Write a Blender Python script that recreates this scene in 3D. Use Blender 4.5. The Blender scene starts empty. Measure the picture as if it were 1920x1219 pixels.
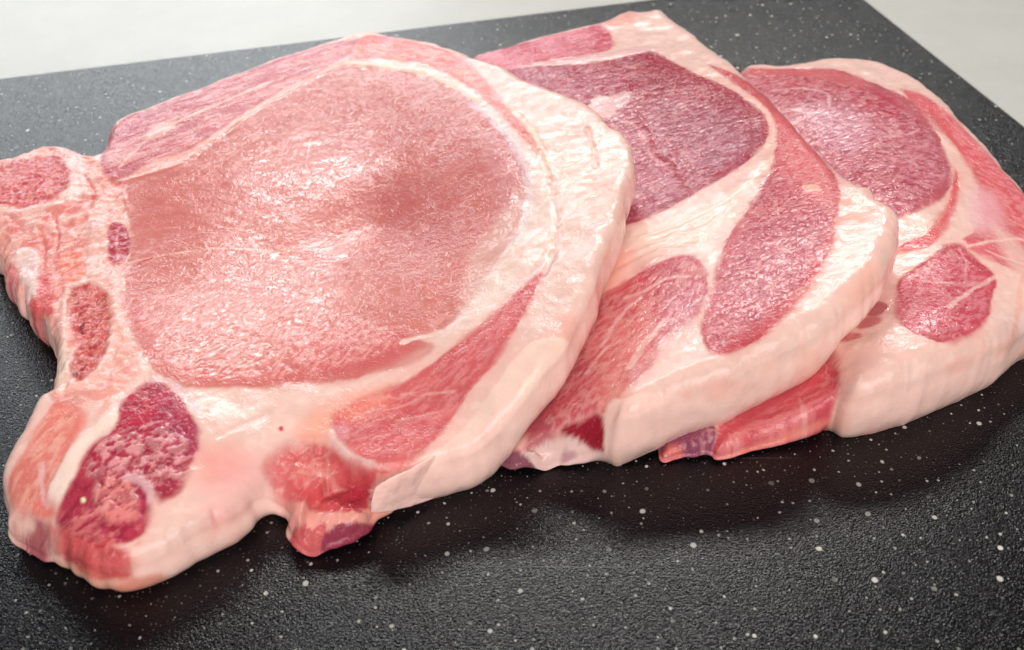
import bpy, math, random
import numpy as np
from mathutils import Vector, Matrix

random.seed(4)
S = bpy.context.scene
COL = S.collection

# ------------------------------------------------------------------ camera
FPX = 2000.0                      # focal length in pixels of the 1920 px wide photograph
PITCH = math.radians(40.7)
DIST = 0.365
cam_d = bpy.data.cameras.new('camera')
cam = bpy.data.objects.new('camera', cam_d)
COL.objects.link(cam)
cam.location = (0, -DIST * math.cos(PITCH), DIST * math.sin(PITCH))
cam.rotation_euler = (math.pi / 2 - PITCH, 0, 0)
cam_d.sensor_width = 36
cam_d.lens = 36 * FPX / 1920
cam_d.clip_start = 0.01
cam_d.clip_end = 50
cam_d.dof.use_dof = True
cam_d.dof.focus_distance = 0.345
cam_d.dof.aperture_fstop = 16
S.camera = cam

# ------------------------------------------------------------------ light
w = bpy.data.worlds.new('World')
S.world = w
w.use_nodes = True
bg = w.node_tree.nodes['Background']
bg.inputs[0].default_value = (0.95, 0.97, 1.0, 1)
bg.inputs[1].default_value = 0.09


def area(name, loc, target, sx, sy, power, colour):
    d = bpy.data.lights.new(name, 'AREA')
    d.shape = 'RECTANGLE'
    d.size = sx
    d.size_y = sy
    d.energy = power
    d.color = colour
    o = bpy.data.objects.new(name, d)
    COL.objects.link(o)
    o.location = loc
    o.rotation_euler = (Vector(target) - Vector(loc)).to_track_quat('-Z', 'Y').to_euler()
    return o


area('front_fill_lamp', (0.20, -1.12, 0.98), (0, 0, 0), 1.3, 0.9, 25.0, (1.0, 0.975, 0.955))  # unseen soft fill, added to brighten the sides facing the camera
area('window_lamp', (0.08, 1.60, 1.36), (0, 0, 0), 1.5, 0.22, 28.0, (1.0, 0.985, 0.96))
area('low_sheen_lamp', (-0.9, 1.9, 0.75), (0, 0, 0), 1.6, 0.6, 20.0, (0.88, 0.95, 1.0))  # unseen low lamp, added for the grey sheen on the far board
S.view_settings.view_transform = 'Standard'
S.view_settings.look = 'None'
S.view_settings.exposure = 0.0
S.view_settings.gamma = 1.0

# ------------------------------------------------------------------ helpers
SP, CP = math.sin(PITCH), math.cos(PITCH)
CAMP = np.array([0, -DIST * CP, DIST * SP])


def unproj(px, z):
    """photo pixels (N,2) -> plan position (N,2) at height z"""
    px = np.asarray(px, float)
    u = (px[:, 0] - 960) / FPX
    v = -(px[:, 1] - 609.5) / FPX
    d = np.stack([u, CP + v * SP, -SP + v * CP], 1)
    t = (np.asarray(z) - CAMP[2]) / d[:, 2]
    return CAMP[:2] + d[:, :2] * t[:, None]


def lin(c):
    c = np.asarray(c, float) / 255.0
    return np.where(c <= 0.04045, c / 12.92, ((c + 0.055) / 1.055) ** 2.4)


def sstep(x, a, b):
    t = np.clip((x - a) / (b - a), 0, 1)
    return t * t * (3 - 2 * t)


_rng = np.random.RandomState(7)
PERM = _rng.rand(512, 512)


def vnoise(x, y, seed=0):
    """smooth value noise in 0..1"""
    x = x + seed * 17.31
    y = y + seed * 9.77
    xi = np.floor(x).astype(int)
    yi = np.floor(y).astype(int)
    fx = x - xi
    fy = y - yi
    fx = fx * fx * fx * (fx * (fx * 6 - 15) + 10)
    fy = fy * fy * fy * (fy * (fy * 6 - 15) + 10)
    a = PERM[xi % 512, yi % 512]
    b = PERM[(xi + 1) % 512, yi % 512]
    c = PERM[xi % 512, (yi + 1) % 512]
    d = PERM[(xi + 1) % 512, (yi + 1) % 512]
    return (a * (1 - fx) + b * fx) * (1 - fy) + (c * (1 - fx) + d * fx) * fy


def fbm(P, size, seed=0, octs=3, ang=0.0, stretch=1.0):
    """fractal noise; size in metres of the largest cell; stretched along ang"""
    c, s = math.cos(ang), math.sin(ang)
    x = (P[:, 0] * c + P[:, 1] * s) / (size * stretch)
    y = (-P[:, 0] * s + P[:, 1] * c) / size
    r = 0
    a = 1
    t = 0
    for k in range(octs):
        r = r + a * vnoise(x, y, seed + k * 3.1)
        t += a
        a *= 0.55
        x = x * 2.03 + 5.2
        y = y * 2.03 + 1.3
    return r / t


def smooth_poly(P, n=4, closed=True):
    P = np.asarray(P, float)
    if closed:
        A = np.roll(P, 1, 0); B = P; C = np.roll(P, -1, 0); D = np.roll(P, -2, 0)
    else:
        E = np.vstack([2 * P[0] - P[1], P, 2 * P[-1] - P[-2]])
        A = E[:-3]; B = E[1:-2]; C = E[2:-1]; D = E[3:]
    out = []
    for k in range(n):
        t = k / n
        # centripetal-like softened Catmull-Rom
        m1 = (C - A) * 0.42
        m2 = (D - B) * 0.42
        h = (2*t**3-3*t**2+1)*B + (t**3-2*t**2+t)*m1 + (-2*t**3+3*t**2)*C + (t**3-t**2)*m2
        out.append(h)
    r = np.stack(out, 1).reshape(-1, P.shape[1])
    if not closed:
        r = np.vstack([r, P[-1]])
    return r


def seg_dist(P, A, B):
    d = np.full(len(P), 1e9)
    for a, b in zip(A, B):
        ab = b - a
        L = ab @ ab + 1e-18
        t = np.clip(((P[:, 0] - a[0]) * ab[0] + (P[:, 1] - a[1]) * ab[1]) / L, 0, 1)
        dx = P[:, 0] - a[0] - t * ab[0]
        dy = P[:, 1] - a[1] - t * ab[1]
        np.minimum(d, dx * dx + dy * dy, out=d)
    return np.sqrt(d)


def poly_sdf(P, Q, margin=0.008):
    """positive inside"""
    out = np.full(len(P), -margin)
    lo = Q.min(0) - margin
    hi = Q.max(0) + margin
    m = (P[:, 0] > lo[0]) & (P[:, 0] < hi[0]) & (P[:, 1] > lo[1]) & (P[:, 1] < hi[1])
    if not m.any():
        return out
    X = P[m]
    A = Q
    B = np.roll(Q, -1, 0)
    d = seg_dist(X, A, B)
    ins = np.zeros(len(X), bool)
    for a, b in zip(A, B):
        if a[1] == b[1]:
            continue
        c = ((a[1] > X[:, 1]) != (b[1] > X[:, 1])) & \
            (X[:, 0] < (b[0] - a[0]) * (X[:, 1] - a[1]) / (b[1] - a[1]) + a[0])
        ins ^= c
    out[m] = np.where(ins, d, -d)
    return out


def line_dist(P, Q, margin=0.006):
    out = np.full(len(P), 1.0)
    lo = Q.min(0) - margin
    hi = Q.max(0) + margin
    m = (P[:, 0] > lo[0]) & (P[:, 0] < hi[0]) & (P[:, 1] > lo[1]) & (P[:, 1] < hi[1])
    if m.any():
        out[m] = seg_dist(P[m], Q[:-1], Q[1:])
    return out


class TPS:
    """thin plate spline height through control points (plan metres -> metres)"""
    def __init__(self, X, z, lam=2e-5):
        self.X = X * 10
        n = len(X)
        K = self.k(self.X, self.X) + lam * np.eye(n)
        Pm = np.hstack([np.ones((n, 1)), self.X])
        M = np.zeros((n + 3, n + 3))
        M[:n, :n] = K; M[:n, n:] = Pm; M[n:, :n] = Pm.T
        self.w = np.linalg.solve(M, np.concatenate([z, np.zeros(3)]))

    def k(self, A, B):
        r2 = ((A[:, None, :] - B[None, :, :]) ** 2).sum(2) + 1e-12
        return 0.5 * r2 * np.log(r2)

    def __call__(self, P):
        P = P * 10
        out = np.zeros(len(P))
        n = len(self.X)
        for i in range(0, len(P), 40000):
            Q = P[i:i + 40000]
            out[i:i + 40000] = self.k(Q, self.X) @ self.w[:n] + self.w[n] + Q @ self.w[n + 1:]
        return out


def tag(o, label=None, cat=None, group=None, kind=None):
    if label: o['label'] = label
    if cat: o['category'] = cat
    if group: o['group'] = group
    if kind: o['kind'] = kind
    return o


# ------------------------------------------------------------------ node helper
class NT:
    def __init__(self, name):
        self.m = bpy.data.materials.new(name)
        self.m.use_nodes = True
        self.t = self.m.node_tree
        self.bsdf = self.t.nodes['Principled BSDF']

    def n(self, kind, **kw):
        nd = self.t.nodes.new(kind)
        for k, v in kw.items():
            if isinstance(k, str) and hasattr(nd, k):
                setattr(nd, k, v)
        return nd

    def l(self, a, b):
        self.t.links.new(a, b)

    def math(self, op, a, b=None, c=None, clamp=False):
        nd = self.t.nodes.new('ShaderNodeMath')
        nd.operation = op
        nd.use_clamp = clamp
        for i, v in enumerate((a, b, c)):
            if v is None:
                continue
            if isinstance(v, (int, float)):
                nd.inputs[i].default_value = v
            else:
                self.l(v, nd.inputs[i])
        return nd.outputs[0]

    def mix(self, fac, a, b, blend='MIX'):
        nd = self.t.nodes.new('ShaderNodeMix')
        nd.data_type = 'RGBA'
        nd.blend_type = blend
        nd.clamp_factor = True
        for sock, v in ((nd.inputs[0], fac), (nd.inputs[6], a), (nd.inputs[7], b)):
            if isinstance(v, (int, float)):
                sock.default_value = v
            elif isinstance(v, tuple):
                sock.default_value = v if len(v) == 4 else (*v, 1)
            else:
                self.l(v, sock)
        return nd.outputs[2]

    def ramp(self, val, lo, hi):
        nd = self.t.nodes.new('ShaderNodeMapRange')
        nd.interpolation_type = 'SMOOTHSTEP'
        self.l(val, nd.inputs[0])
        nd.inputs[1].default_value = lo
        nd.inputs[2].default_value = hi
        return nd.outputs[0]

    def noise(self, vec, scale, detail=3, rough=0.5, dist=0.0):
        nd = self.t.nodes.new('ShaderNodeTexNoise')
        self.l(vec, nd.inputs['Vector'])
        nd.inputs['Scale'].default_value = scale
        nd.inputs['Detail'].default_value = detail
        nd.inputs['Roughness'].default_value = rough
        nd.inputs['Distortion'].default_value = dist
        return nd.outputs['Fac']


def flesh_material(name, grain, grain_col, rough, bump, bump_scale):
    """raw meat: traced colours arrive as an attribute; grain, wet relief and gloss are nodes"""
    g = NT(name)
    tc = g.n('ShaderNodeTexCoord')
    P = tc.outputs['Object']
    at = g.n('ShaderNodeAttribute'); at.attribute_name = 'flesh'
    mu = g.n('ShaderNodeAttribute'); mu.attribute_name = 'lean'
    fine = g.noise(P, 1500, 3, 0.6)
    mid = g.noise(P, 420, 4, 0.6, 0.6)
    k = g.math('ADD', g.math('MULTIPLY', g.math('SUBTRACT', fine, 0.5), grain), 1.0)
    k = g.math('ADD', k, g.math('MULTIPLY', g.math('SUBTRACT', mid, 0.5), grain * 0.8))
    kc = g.n('ShaderNodeCombineXYZ')
    for i in range(3):
        g.l(k, kc.inputs[i])
    colr = g.mix(1.0, at.outputs['Color'], kc.outputs[0], 'MULTIPLY')
    # pale fibres and specks in the lean
    sp = g.ramp(g.noise(P, 950, 2, 0.6, 1.2), 0.60, 0.72)
    colr = g.mix(g.math('MULTIPLY', g.math('MULTIPLY', sp, mu.outputs['Fac']), grain_col), colr, (0.78, 0.42, 0.38))
    g.l(colr, g.bsdf.inputs['Base Color'])
    # relief
    h1 = g.noise(P, bump_scale, 2, 0.45, 1.3)
    h2 = g.noise(P, bump_scale * 3.1, 2, 0.5, 0.5)
    h = g.math('ADD', g.math('MULTIPLY', g.ramp(h1, 0.47, 0.63), 0.55), g.math('ADD', g.math('MULTIPLY', h1, 0.35), g.math('MULTIPLY', h2, 0.08)))
    hb = g.n('ShaderNodeBump')
    hb.inputs['Distance'].default_value = 0.0009
    g.l(h, hb.inputs['Height'])
    st = g.math('ADD', g.math('MULTIPLY', mu.outputs['Fac'], bump * 0.7), bump * 0.3)
    vary = g.ramp(g.noise(P, 75, 3, 0.6), 0.30, 0.68)
    st = g.math('MULTIPLY', st, g.math('ADD', g.math('MULTIPLY', vary, 0.8), 0.6))
    g.l(st, hb.inputs['Strength'])
    g.l(hb.outputs[0], g.bsdf.inputs['Normal'])
    rn = g.ramp(g.noise(P, 160, 2, 0.5), 0.35, 0.7)
    g.l(g.math('ADD', g.math('MULTIPLY', rn, 0.10), rough), g.bsdf.inputs['Roughness'])
    g.bsdf.inputs['Specular IOR Level'].default_value = 0.25
    g.bsdf.inputs['Subsurface Weight'].default_value = 0.3
    g.bsdf.inputs['Subsurface Radius'].default_value = (1.0, 0.45, 0.35)
    g.bsdf.inputs['Subsurface Scale'].default_value = 0.0012
    return g.m


M_LEAN = flesh_material('raw_lean_meat', 0.26, 0.2, 0.10, 0.20, 600)
M_LOIN = flesh_material('raw_pale_loin', 0.12, 0.06, 0.09, 0.13, 560)
M_FAT = flesh_material('raw_pork_fat', 0.05, 0.2, 0.14, 0.30, 560)
M_BONE = flesh_material('cut_bone', 0.12, 0.15, 0.16, 0.4, 600)
MATS = {'lean': M_LEAN, 'loin': M_LOIN, 'fat': M_FAT, 'bone': M_BONE}


def board_material():
    g = NT('speckled_black_composite')
    tc = g.n('ShaderNodeTexCoord')
    P = tc.outputs['Object']
    base = (0.0030, 0.0025, 0.0032)

    def chips(scale, keep, rad, seed):
        mp = g.n('ShaderNodeMapping')
        mp.inputs['Location'].default_value = (seed, seed * 1.7, 0)
        g.l(P, mp.inputs[0])
        sx = g.n('ShaderNodeSeparateXYZ'); g.l(mp.outputs[0], sx.inputs[0])
        cb = g.n('ShaderNodeCombineXYZ')
        g.l(sx.outputs[0], cb.inputs[0]); g.l(sx.outputs[1], cb.inputs[1])
        # slightly warped so that chips are not round
        wn = g.n('ShaderNodeTexNoise'); g.l(cb.outputs[0], wn.inputs['Vector'])
        wn.inputs['Scale'].default_value = scale * 3.0
        wv = g.n('ShaderNodeVectorMath'); wv.operation = 'SCALE'
        wv.inputs['Scale'].default_value = 1.3 * rad / scale
        g.l(wn.outputs['Color'], wv.inputs[0])
        wa = g.n('ShaderNodeVectorMath'); wa.operation = 'ADD'
        g.l(cb.outputs[0], wa.inputs[0]); g.l(wv.outputs[0], wa.inputs[1])
        v = g.n('ShaderNodeTexVoronoi')
        v.voronoi_dimensions = '2D'
        v.inputs['Scale'].default_value = scale
        g.l(wa.outputs[0], v.inputs['Vector'])
        sc = g.n('ShaderNodeSeparateColor'); g.l(v.outputs['Color'], sc.inputs[0])
        present = g.math('GREATER_THAN', sc.outputs[0], 1 - keep)
        r = g.math('MULTIPLY', g.math('ADD', g.math('MULTIPLY', sc.outputs[1], 0.75), 0.25), rad)
        inside = g.math('SUBTRACT', 1.0, g.ramp(g.math('DIVIDE', v.outputs['Distance'], r), 0.75, 1.1))
        f = g.math('MULTIPLY', inside, present)
        tone = g.math('ADD', g.math('MULTIPLY', g.math('POWER', sc.outputs[2], 1.5), 0.85), 0.15)
        return g.math('MULTIPLY', f, tone)

    c1 = chips(85, 0.50, 0.080, 0.31)
    c2 = chips(250, 0.42, 0.12, 0.77)
    c3 = chips(700, 0.42, 0.17, 1.13)
    f = g.math('MAXIMUM', c1, g.math('MAXIMUM', g.math('MULTIPLY', c2, 0.8), g.math('MULTIPLY', c3, 0.22)))
    # faint cloudy tint
    cl = g.ramp(g.noise(P, 40, 4, 0.6), 0.35, 0.7)
    colr = g.mix(cl, base, (0.0042, 0.0032, 0.0040))
    colr = g.mix(f, colr, (0.62, 0.60, 0.54))
    g.l(colr, g.bsdf.inputs['Base Color'])
    # orange-peel grain of the moulded surface
    n1 = g.noise(P, 2000, 1, 0.5, 0.2)
    n2 = g.noise(P, 900, 1, 0.5, 0.1)
    # faint knife scratches
    for k, (ang, sc) in enumerate(((0.45, 1.0), (1.9, 0.8), (-0.3, 1.3))):
        mp = g.n('ShaderNodeMapping')
        mp.inputs['Rotation'].default_value = (0, 0, ang)
        mp.inputs['Scale'].default_value = (14 * sc, 900 * sc, 1)
        mp.inputs['Location'].default_value = (k * 3.3, k * 1.7, 0)
        g.l(P, mp.inputs[0])
        ln = g.ramp(g.noise(mp.outputs[0], 1.0, 2, 0.5), 0.715, 0.76)
        colr = g.mix(g.math('MULTIPLY', ln, 0.11), colr, (0.5, 0.5, 0.5))
    g.l(colr, g.bsdf.inputs['Base Color'])
    h = g.math('ADD', n1, g.math('MULTIPLY', n2, 0.5))
    b = g.n('ShaderNodeBump')
    b.inputs['Distance'].default_value = 0.00032
    b.inputs['Strength'].default_value = 0.6
    g.l(h, b.inputs['Height'])
    g.l(b.outputs[0], g.bsdf.inputs['Normal'])
    g.bsdf.inputs['Roughness'].default_value = 0.19
    g.bsdf.inputs['Specular IOR Level'].default_value = 0.38
    return g.m


def counter_material():
    g = NT('pale_stone_worktop')
    tc = g.n('ShaderNodeTexCoord')
    P = tc.outputs['Object']
    a = g.ramp(g.noise(P, 28, 5, 0.65), 0.3, 0.75)
    sp = g.ramp(g.noise(P, 420, 3, 0.7), 0.60, 0.74)
    c = g.mix(a, (0.49, 0.475, 0.43), (0.53, 0.515, 0.47))
    c = g.mix(g.math('MULTIPLY', sp, 0.35), c, (0.76, 0.76, 0.74))
    g.l(c, g.bsdf.inputs['Base Color'])
    g.bsdf.inputs['Roughness'].default_value = 0.42
    return g.m


# ------------------------------------------------------------------ setting
def mesh_obj(name, verts, faces, mat, parent=None, smooth=False):
    me = bpy.data.meshes.new(name)
    me.from_pydata([tuple(v) for v in verts], [], faces)
    me.materials.append(mat)
    if smooth:
        me.shade_smooth()
    o = bpy.data.objects.new(name, me)
    COL.objects.link(o)
    if parent:
        o.parent = parent
    return o


BT = 0.0095
# worktop
s = 3.0
ctr = mesh_obj('worktop', [(-s, -s, -BT - 0.04), (s, -s, -BT - 0.04), (s, s, -BT - 0.04), (-s, s, -BT - 0.04),
                           (-s, -s, -BT), (s, -s, -BT), (s, s, -BT), (-s, s, -BT)],
               [(3, 2, 1, 0), (4, 5, 6, 7), (0, 1, 5, 4), (1, 2, 6, 5), (2, 3, 7, 6), (3, 0, 4, 7)], counter_material())
tag(ctr, kind='structure')

# cutting board: the far corner and both edge directions come from the photograph
cnr = unproj([(1568, -44)], 0.0)[0]
p1 = unproj([(0, 146)], 0.0)[0]
p2 = unproj([(1920, 234)], 0.0)[0]
e1 = (p1 - cnr) / np.linalg.norm(p1 - cnr)
e2 = (p2 - cnr) / np.linalg.norm(p2 - cnr)
print('corner angle', math.degrees(math.acos(e1 @ e2)))
e2 = np.array([-e1[1], e1[0]]) * (1 if np.array([-e1[1], e1[0]]) @ e2 > 0 else -1)
LX, LY = 0.56, 0.46


def board_outline(inset, n=10, rad=0.012):
    pts = []
    x0, x1, y0, y1 = inset, LX - inset, inset, LY - inset
    r = max(rad - inset, 0.001)
    for cx, cy, a0 in ((x0 + r, y0 + r, 180), (x1 - r, y0 + r, 270), (x1 - r, y1 - r, 0), (x0 + r, y1 - r, 90)):
        for k in range(n + 1):
            a = math.radians(a0 + 90 * k / n)
            pts.append((cx + r * math.cos(a), cy + r * math.sin(a)))
    return [cnr + e1 * a + e2 * b for a, b in pts]


vs, fs = [], []
prof = [(0.0010, -BT), (0.0, -BT + 0.001), (0.0, -0.0012), (0.00035, -0.00035), (0.0012, 0.0)]
for ins, z in prof:
    for p in board_outline(ins):
        vs.append((p[0], p[1], z))
n = len(vs) // len(prof)
for k in range(len(prof) - 1):
    for i in range(n):
        j = (i + 1) % n
        fs.append((k * n + i, k * n + j, (k + 1) * n + j, (k + 1) * n + i))
fs.append(tuple(reversed(range(n))))
fs.append(tuple((len(prof) - 1) * n + i for i in range(n)))
board = mesh_obj('cutting_board', vs, fs, board_material())
import bmesh
bm = bmesh.new(); bm.from_mesh(board.data)
bmesh.ops.recalc_face_normals(bm, faces=bm.faces)
bm.to_mesh(board.data); bm.free()
tag(board, 'large black cutting board with white speckles lying on the pale worktop', 'cutting board')

# ------------------------------------------------------------------ chops
HGRID = 0.00045


class Chop:
    def __init__(self, seed, ctrl, T, under=None, R=0.006):
        """ctrl: (px, py, top height in mm)"""
        c = np.array(ctrl, float)
        z = c[:, 2] / 1000
        self.tps = TPS(unproj(c[:, :2], z), z)
        self.T = T
        self.seed = seed
        self.under = under
        self.R = R
        self.regions = []      # (kind, ...)
        self.fronts = []
        self.rags = []

    def top(self, P):
        return np.maximum(self.tps(P), 0.002)

    def onto(self, px):
        zz = np.array([p[2] / 1000 if len(p) == 3 else np.nan for p in px])
        px = np.array([p[:2] for p in px], float)
        z = np.full(len(px), 0.02)
        for _ in range(30):
            z = 0.5 * z + 0.5 * self.top(unproj(px, z))
        return unproj(px, np.where(np.isnan(zz), z, zz))

    def outline(self, pts):
        """(px,py) = upper rim seen against what is behind; (px,py,zmm) = lower edge at that height"""
        out = []
        for p in pts:
            if len(p) == 3:
                out.append(unproj([p[:2]], p[2] / 1000)[0])
            else:
                q = np.array([p], float)
                z = np.array([0.02])
                for _ in range(30):
                    z = 0.5 * z + 0.5 * (self.top(unproj(q, z)) - 0.0016)
                out.append(unproj(q, z)[0])
        self.out = smooth_poly(np.array(out), 3)

    def area(self, pts, colour, part=None, kind='lean', feather=0.8, warp=0.38, opacity=1.0, lean=1.0, dz=0.0, dzf=1.5, var=0.10, rough=0.0):
        self.regions.append(dict(t='area', pts=pts, col=colour, part=part, kind=kind, f=feather / 1000, warp=warp / 1000,
                                 op=opacity, lean=lean, dz=dz / 1000, dzf=dzf / 1000, var=var, rough=rough / 1000))

    def vein(self, pts, colour, width=0.5, opacity=0.8, broken=0.3, dz=0.0, lean=None, warp=0.5):
        self.regions.append(dict(t='vein', pts=pts, col=colour, w=width / 1000, op=opacity, br=broken, dz=dz / 1000, lean=lean, warp=warp / 1000))

    def fleck(self, pts, colour, size=1.2, amount=0.5, opacity=0.8, ang=0.0, stretch=1.0, dz=0.0, feather=2.0, sharp=0.15):
        """clumps, streaks or crumbs of another colour inside an area"""
        self.regions.append(dict(t='fleck', pts=pts, col=colour, size=size * 0.75 / 1000, am=amount, op=opacity, ang=math.radians(ang),
                                 st=stretch, dz=dz / 1000, f=feather / 1000, sh=sharp))

    def front(self, pts, colour, part=0, feather=3.0, opacity=1.0, lean=0.0, kind='lean', var=0.1):
        """the same on the side that faces the front: outline traced where it lies on that side"""
        self.fronts.append((pts, colour, part, feather, opacity, lean, kind, var))

    # -------------------------------------------------------------- mesh
    def build(self, label, base=(233, 193, 180), group=None):
        h = HGRID
        lo = self.out.min(0) - 4 * h
        hi = self.out.max(0) + 4 * h
        nx = int((hi[0] - lo[0]) / h) + 1
        ny = int((hi[1] - lo[1]) / h) + 1
        gx, gy = np.meshgrid(lo[0] + np.arange(nx) * h, lo[1] + np.arange(ny) * h, indexing='ij')
        G = np.stack([gx.ravel(), gy.ravel()], 1)
        sd = self.sdf_fast(G, nx, ny, h)
        sd = sd + (fbm(G, 0.008, self.seed + 3, 4) - 0.5) * 0.0016 + (fbm(G, 0.0016, self.seed + 5, 2) - 0.5) * 0.0003
        for pts, amp in self.rags:
            m = sstep(poly_sdf(G, self.onto(pts)), -0.004, 0.003)
            sd = sd + m * amp / 1000 * 2 * (fbm(G, 0.003, self.seed + 8, 4) - 0.5)
        self.lo, self.nx, self.ny = lo, nx, ny
        # radius of the rim, limited by the thickness left
        zt0 = self.top(G)
        under = self.under(G) if self.under else np.zeros(len(G))
        zb = np.maximum(zt0 - self.T, under + 0.0003)
        H = np.maximum(zt0 - zb, 0.002)
        R = np.minimum(self.R, 0.6 * H)
        cut = 0.13 * R
        keep = (sd > cut).reshape(nx, ny)
        # snap: the outer ring of kept vertices moves onto the cut line
        sg = sd.reshape(nx, ny)
        gxx, gyy = np.gradient(sg, h)
        gl = np.sqrt(gxx ** 2 + gyy ** 2) + 1e-9
        gl = np.maximum(gl, 0.5)
        nrm = np.stack([gxx / gl, gyy / gl], 2)
        cell = keep[:-1, :-1] & keep[1:, :-1] & keep[:-1, 1:] & keep[1:, 1:]
        cell = self.largest(cell)
        used = np.zeros((nx, ny), bool)
        used[:-1, :-1] |= cell; used[1:, :-1] |= cell; used[:-1, 1:] |= cell; used[1:, 1:] |= cell
        full = np.zeros((nx, ny), bool)
        full[1:-1, 1:-1] = cell[:-1, :-1] & cell[1:, :-1] & cell[:-1, 1:] & cell[1:, 1:]
        rim = used & ~full
        P = G.reshape(nx, ny, 2).copy()
        e = (sg - cut.reshape(nx, ny))
        mv = rim & (e < 1.6 * h)
        P[mv] -= (nrm * e[..., None])[mv] * 0.92
        idx = -np.ones((nx, ny), int)
        idx[used] = np.arange(used.sum())
        V2 = P[used]
        SD = np.where(mv, cut.reshape(nx, ny), sg)[used]
        N2 = nrm[used]
        R = R.reshape(nx, ny)[used]
        ii, jj = np.nonzero(cell)
        F = np.stack([idx[ii, jj], idx[ii + 1, jj], idx[ii + 1, jj + 1], idx[ii, jj + 1]], 1)

        # ---- paint
        colr, lean, dz, reg = self.paint(V2, base)
        zt = self.top(V2) + dz
        un = self.under(V2) if self.under else np.zeros(len(V2))
        zt = np.maximum(zt, un + 0.0012)
        # gentle lumps and the fibre relief
        zt = zt + (fbm(V2, 0.016, self.seed + 11, 2) - 0.5) * 0.0014 * (1 - 0.8 * lean) + (fbm(V2, 0.005, self.seed + 13, 2) - 0.5) * 0.00035 * (1 - 0.75 * lean)
        zt = zt + (fbm(V2, 0.0022, self.seed + 12, 3) - 0.5) * 0.00006
        d = np.clip(SD / R, 0, 1)
        q = 1 - d
        zt = zt - R * (1 - np.sqrt(np.clip(1 - q * q, 0, 1)))
        V = np.column_stack([V2, zt])

        # ---- side wall
        # ordered border from directed edges that appear once
        E = np.concatenate([F[:, [0, 1]], F[:, [1, 2]], F[:, [2, 3]], F[:, [3, 0]]])
        key = E[:, 0].astype(np.int64) * len(V) + E[:, 1]
        rkey = E[:, 1].astype(np.int64) * len(V) + E[:, 0]
        be = E[~np.isin(key, rkey)]
        bv = np.unique(be)
        bmap = -np.ones(len(V), int); bmap[bv] = np.arange(len(bv))
        out_n = -N2[bv]
        ln = np.linalg.norm(out_n, axis=1, keepdims=True) + 1e-9
        out_n = out_n / ln
        # smooth border normals along the border
        for _ in range(60):
            acc = out_n.copy()
            np.add.at(acc, bmap[be[:, 0]], out_n[bmap[be[:, 1]]])
            np.add.at(acc, bmap[be[:, 1]], out_n[bmap[be[:, 0]]])
            out_n = acc / (np.linalg.norm(acc, axis=1, keepdims=True) + 1e-9)
        nb_ = [bmap[be[:, 0]], bmap[be[:, 1]]]
        pb = V[bv].copy()
        for it in range(14):
            acc = 2 * pb
            cnt = np.full(len(bv), 2.0)
            np.add.at(acc, nb_[0], pb[nb_[1]]); np.add.at(cnt, nb_[0], 1)
            np.add.at(acc, nb_[1], pb[nb_[0]]); np.add.at(cnt, nb_[1], 1)
            pb = acc / cnt[:, None]
            if it == 2:
                V[bv] = pb
        P2 = pb[:, :2]
        Rb = R[bv]
        ztb = pb[:, 2]                 # already dropped by about R/2
        foot = P2 + out_n * (0.13 * Rb)[:, None]
        unb = self.under(foot) if self.under else np.zeros(len(bv))
        top0 = ztb + 0.507 * Rb
        zbb = np.maximum(top0 - self.T, unb + 0.0002)
        zbb = np.minimum(zbb, ztb - 0.0006)
        self_walls = []
        rings = []
        nr = 14
        lowz = np.maximum(np.minimum(top0 - Rb, ztb - 0.0003), zbb + 0.0001)
        for k in range(1, nr + 1):
            if k <= 3:
                a = math.radians(60 + 10 * k)
                off = Rb * (math.sin(a) - 0.87)
                z = top0 - Rb * (1 - math.cos(a))
                z = np.maximum(z, lowz)
            else:
                t = (k - 3) / (nr - 3)
                off = Rb * 0.13 + 0.0010 * math.sin(math.pi * t) - 0.0022 * t ** 4
                z = lowz * (1 - t) + zbb * t
            pr = P2 + out_n * np.asarray(off)[:, None]
            nz = (fbm(np.column_stack([pr[:, 0] + pr[:, 1] * 0.7, z * 2.2 + pr[:, 1]]), 0.014, self.seed + 40, 3) - 0.5) * 0.0009
            pr = pr + out_n * nz[:, None] * min(1, (k / 4))
            rings.append(np.column_stack([pr, z]))
        nb = len(bv)
        base_i = len(V)
        V = np.vstack([V] + rings)
        wf = []
        a0, b0 = be[:, 0], be[:, 1]
        for k in range(nr):
            a1 = base_i + k * nb + bmap[be[:, 0]]
            b1 = base_i + k * nb + bmap[be[:, 1]]
            wf.append(np.stack([b0, a0, a1, b1], 1))
            a0, b0 = a1, b1
        WF = np.concatenate(wf)
        # wall colours
        wc, wl = [], []
        for k in range(nr):
            t = (k + 1) / nr
            c, l = self.wall_paint(rings[k], colr[bv], lean[bv], t)
            wc.append(c); wl.append(l)
        colr = np.vstack([colr] + wc)
        lean = np.concatenate([lean] + wl)
        reg = np.concatenate([reg] + [reg[bv]] * nr)
        # normals of the whole skin
        T1 = np.concatenate([F[:, [0, 1, 2]], F[:, [0, 2, 3]], WF[:, [0, 1, 2]], WF[:, [0, 2, 3]]])
        fn = np.cross(V[T1[:, 1]] - V[T1[:, 0]], V[T1[:, 2]] - V[T1[:, 0]])
        VN = np.zeros_like(V)
        for k in range(3):
            for a in range(3):
                VN[:, a] += np.bincount(T1[:, k], fn[:, a], minlength=len(V))
        VN /= np.linalg.norm(VN, axis=1, keepdims=True) + 1e-20
        AF = np.concatenate([F, WF])
        side = np.zeros(len(V), bool)
        side[len(V2):] = True
        side[:len(V2)] = ((SD < R * 0.75) & (VN[:len(V2), 1] < -0.1)) | (VN[:len(V2), 2] < 0.80)
        side &= VN[:, 1] < 0.35
        sx = V[side]
        rel = sx - CAMP
        dep = rel[:, 1] * CP - rel[:, 2] * SP
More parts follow.
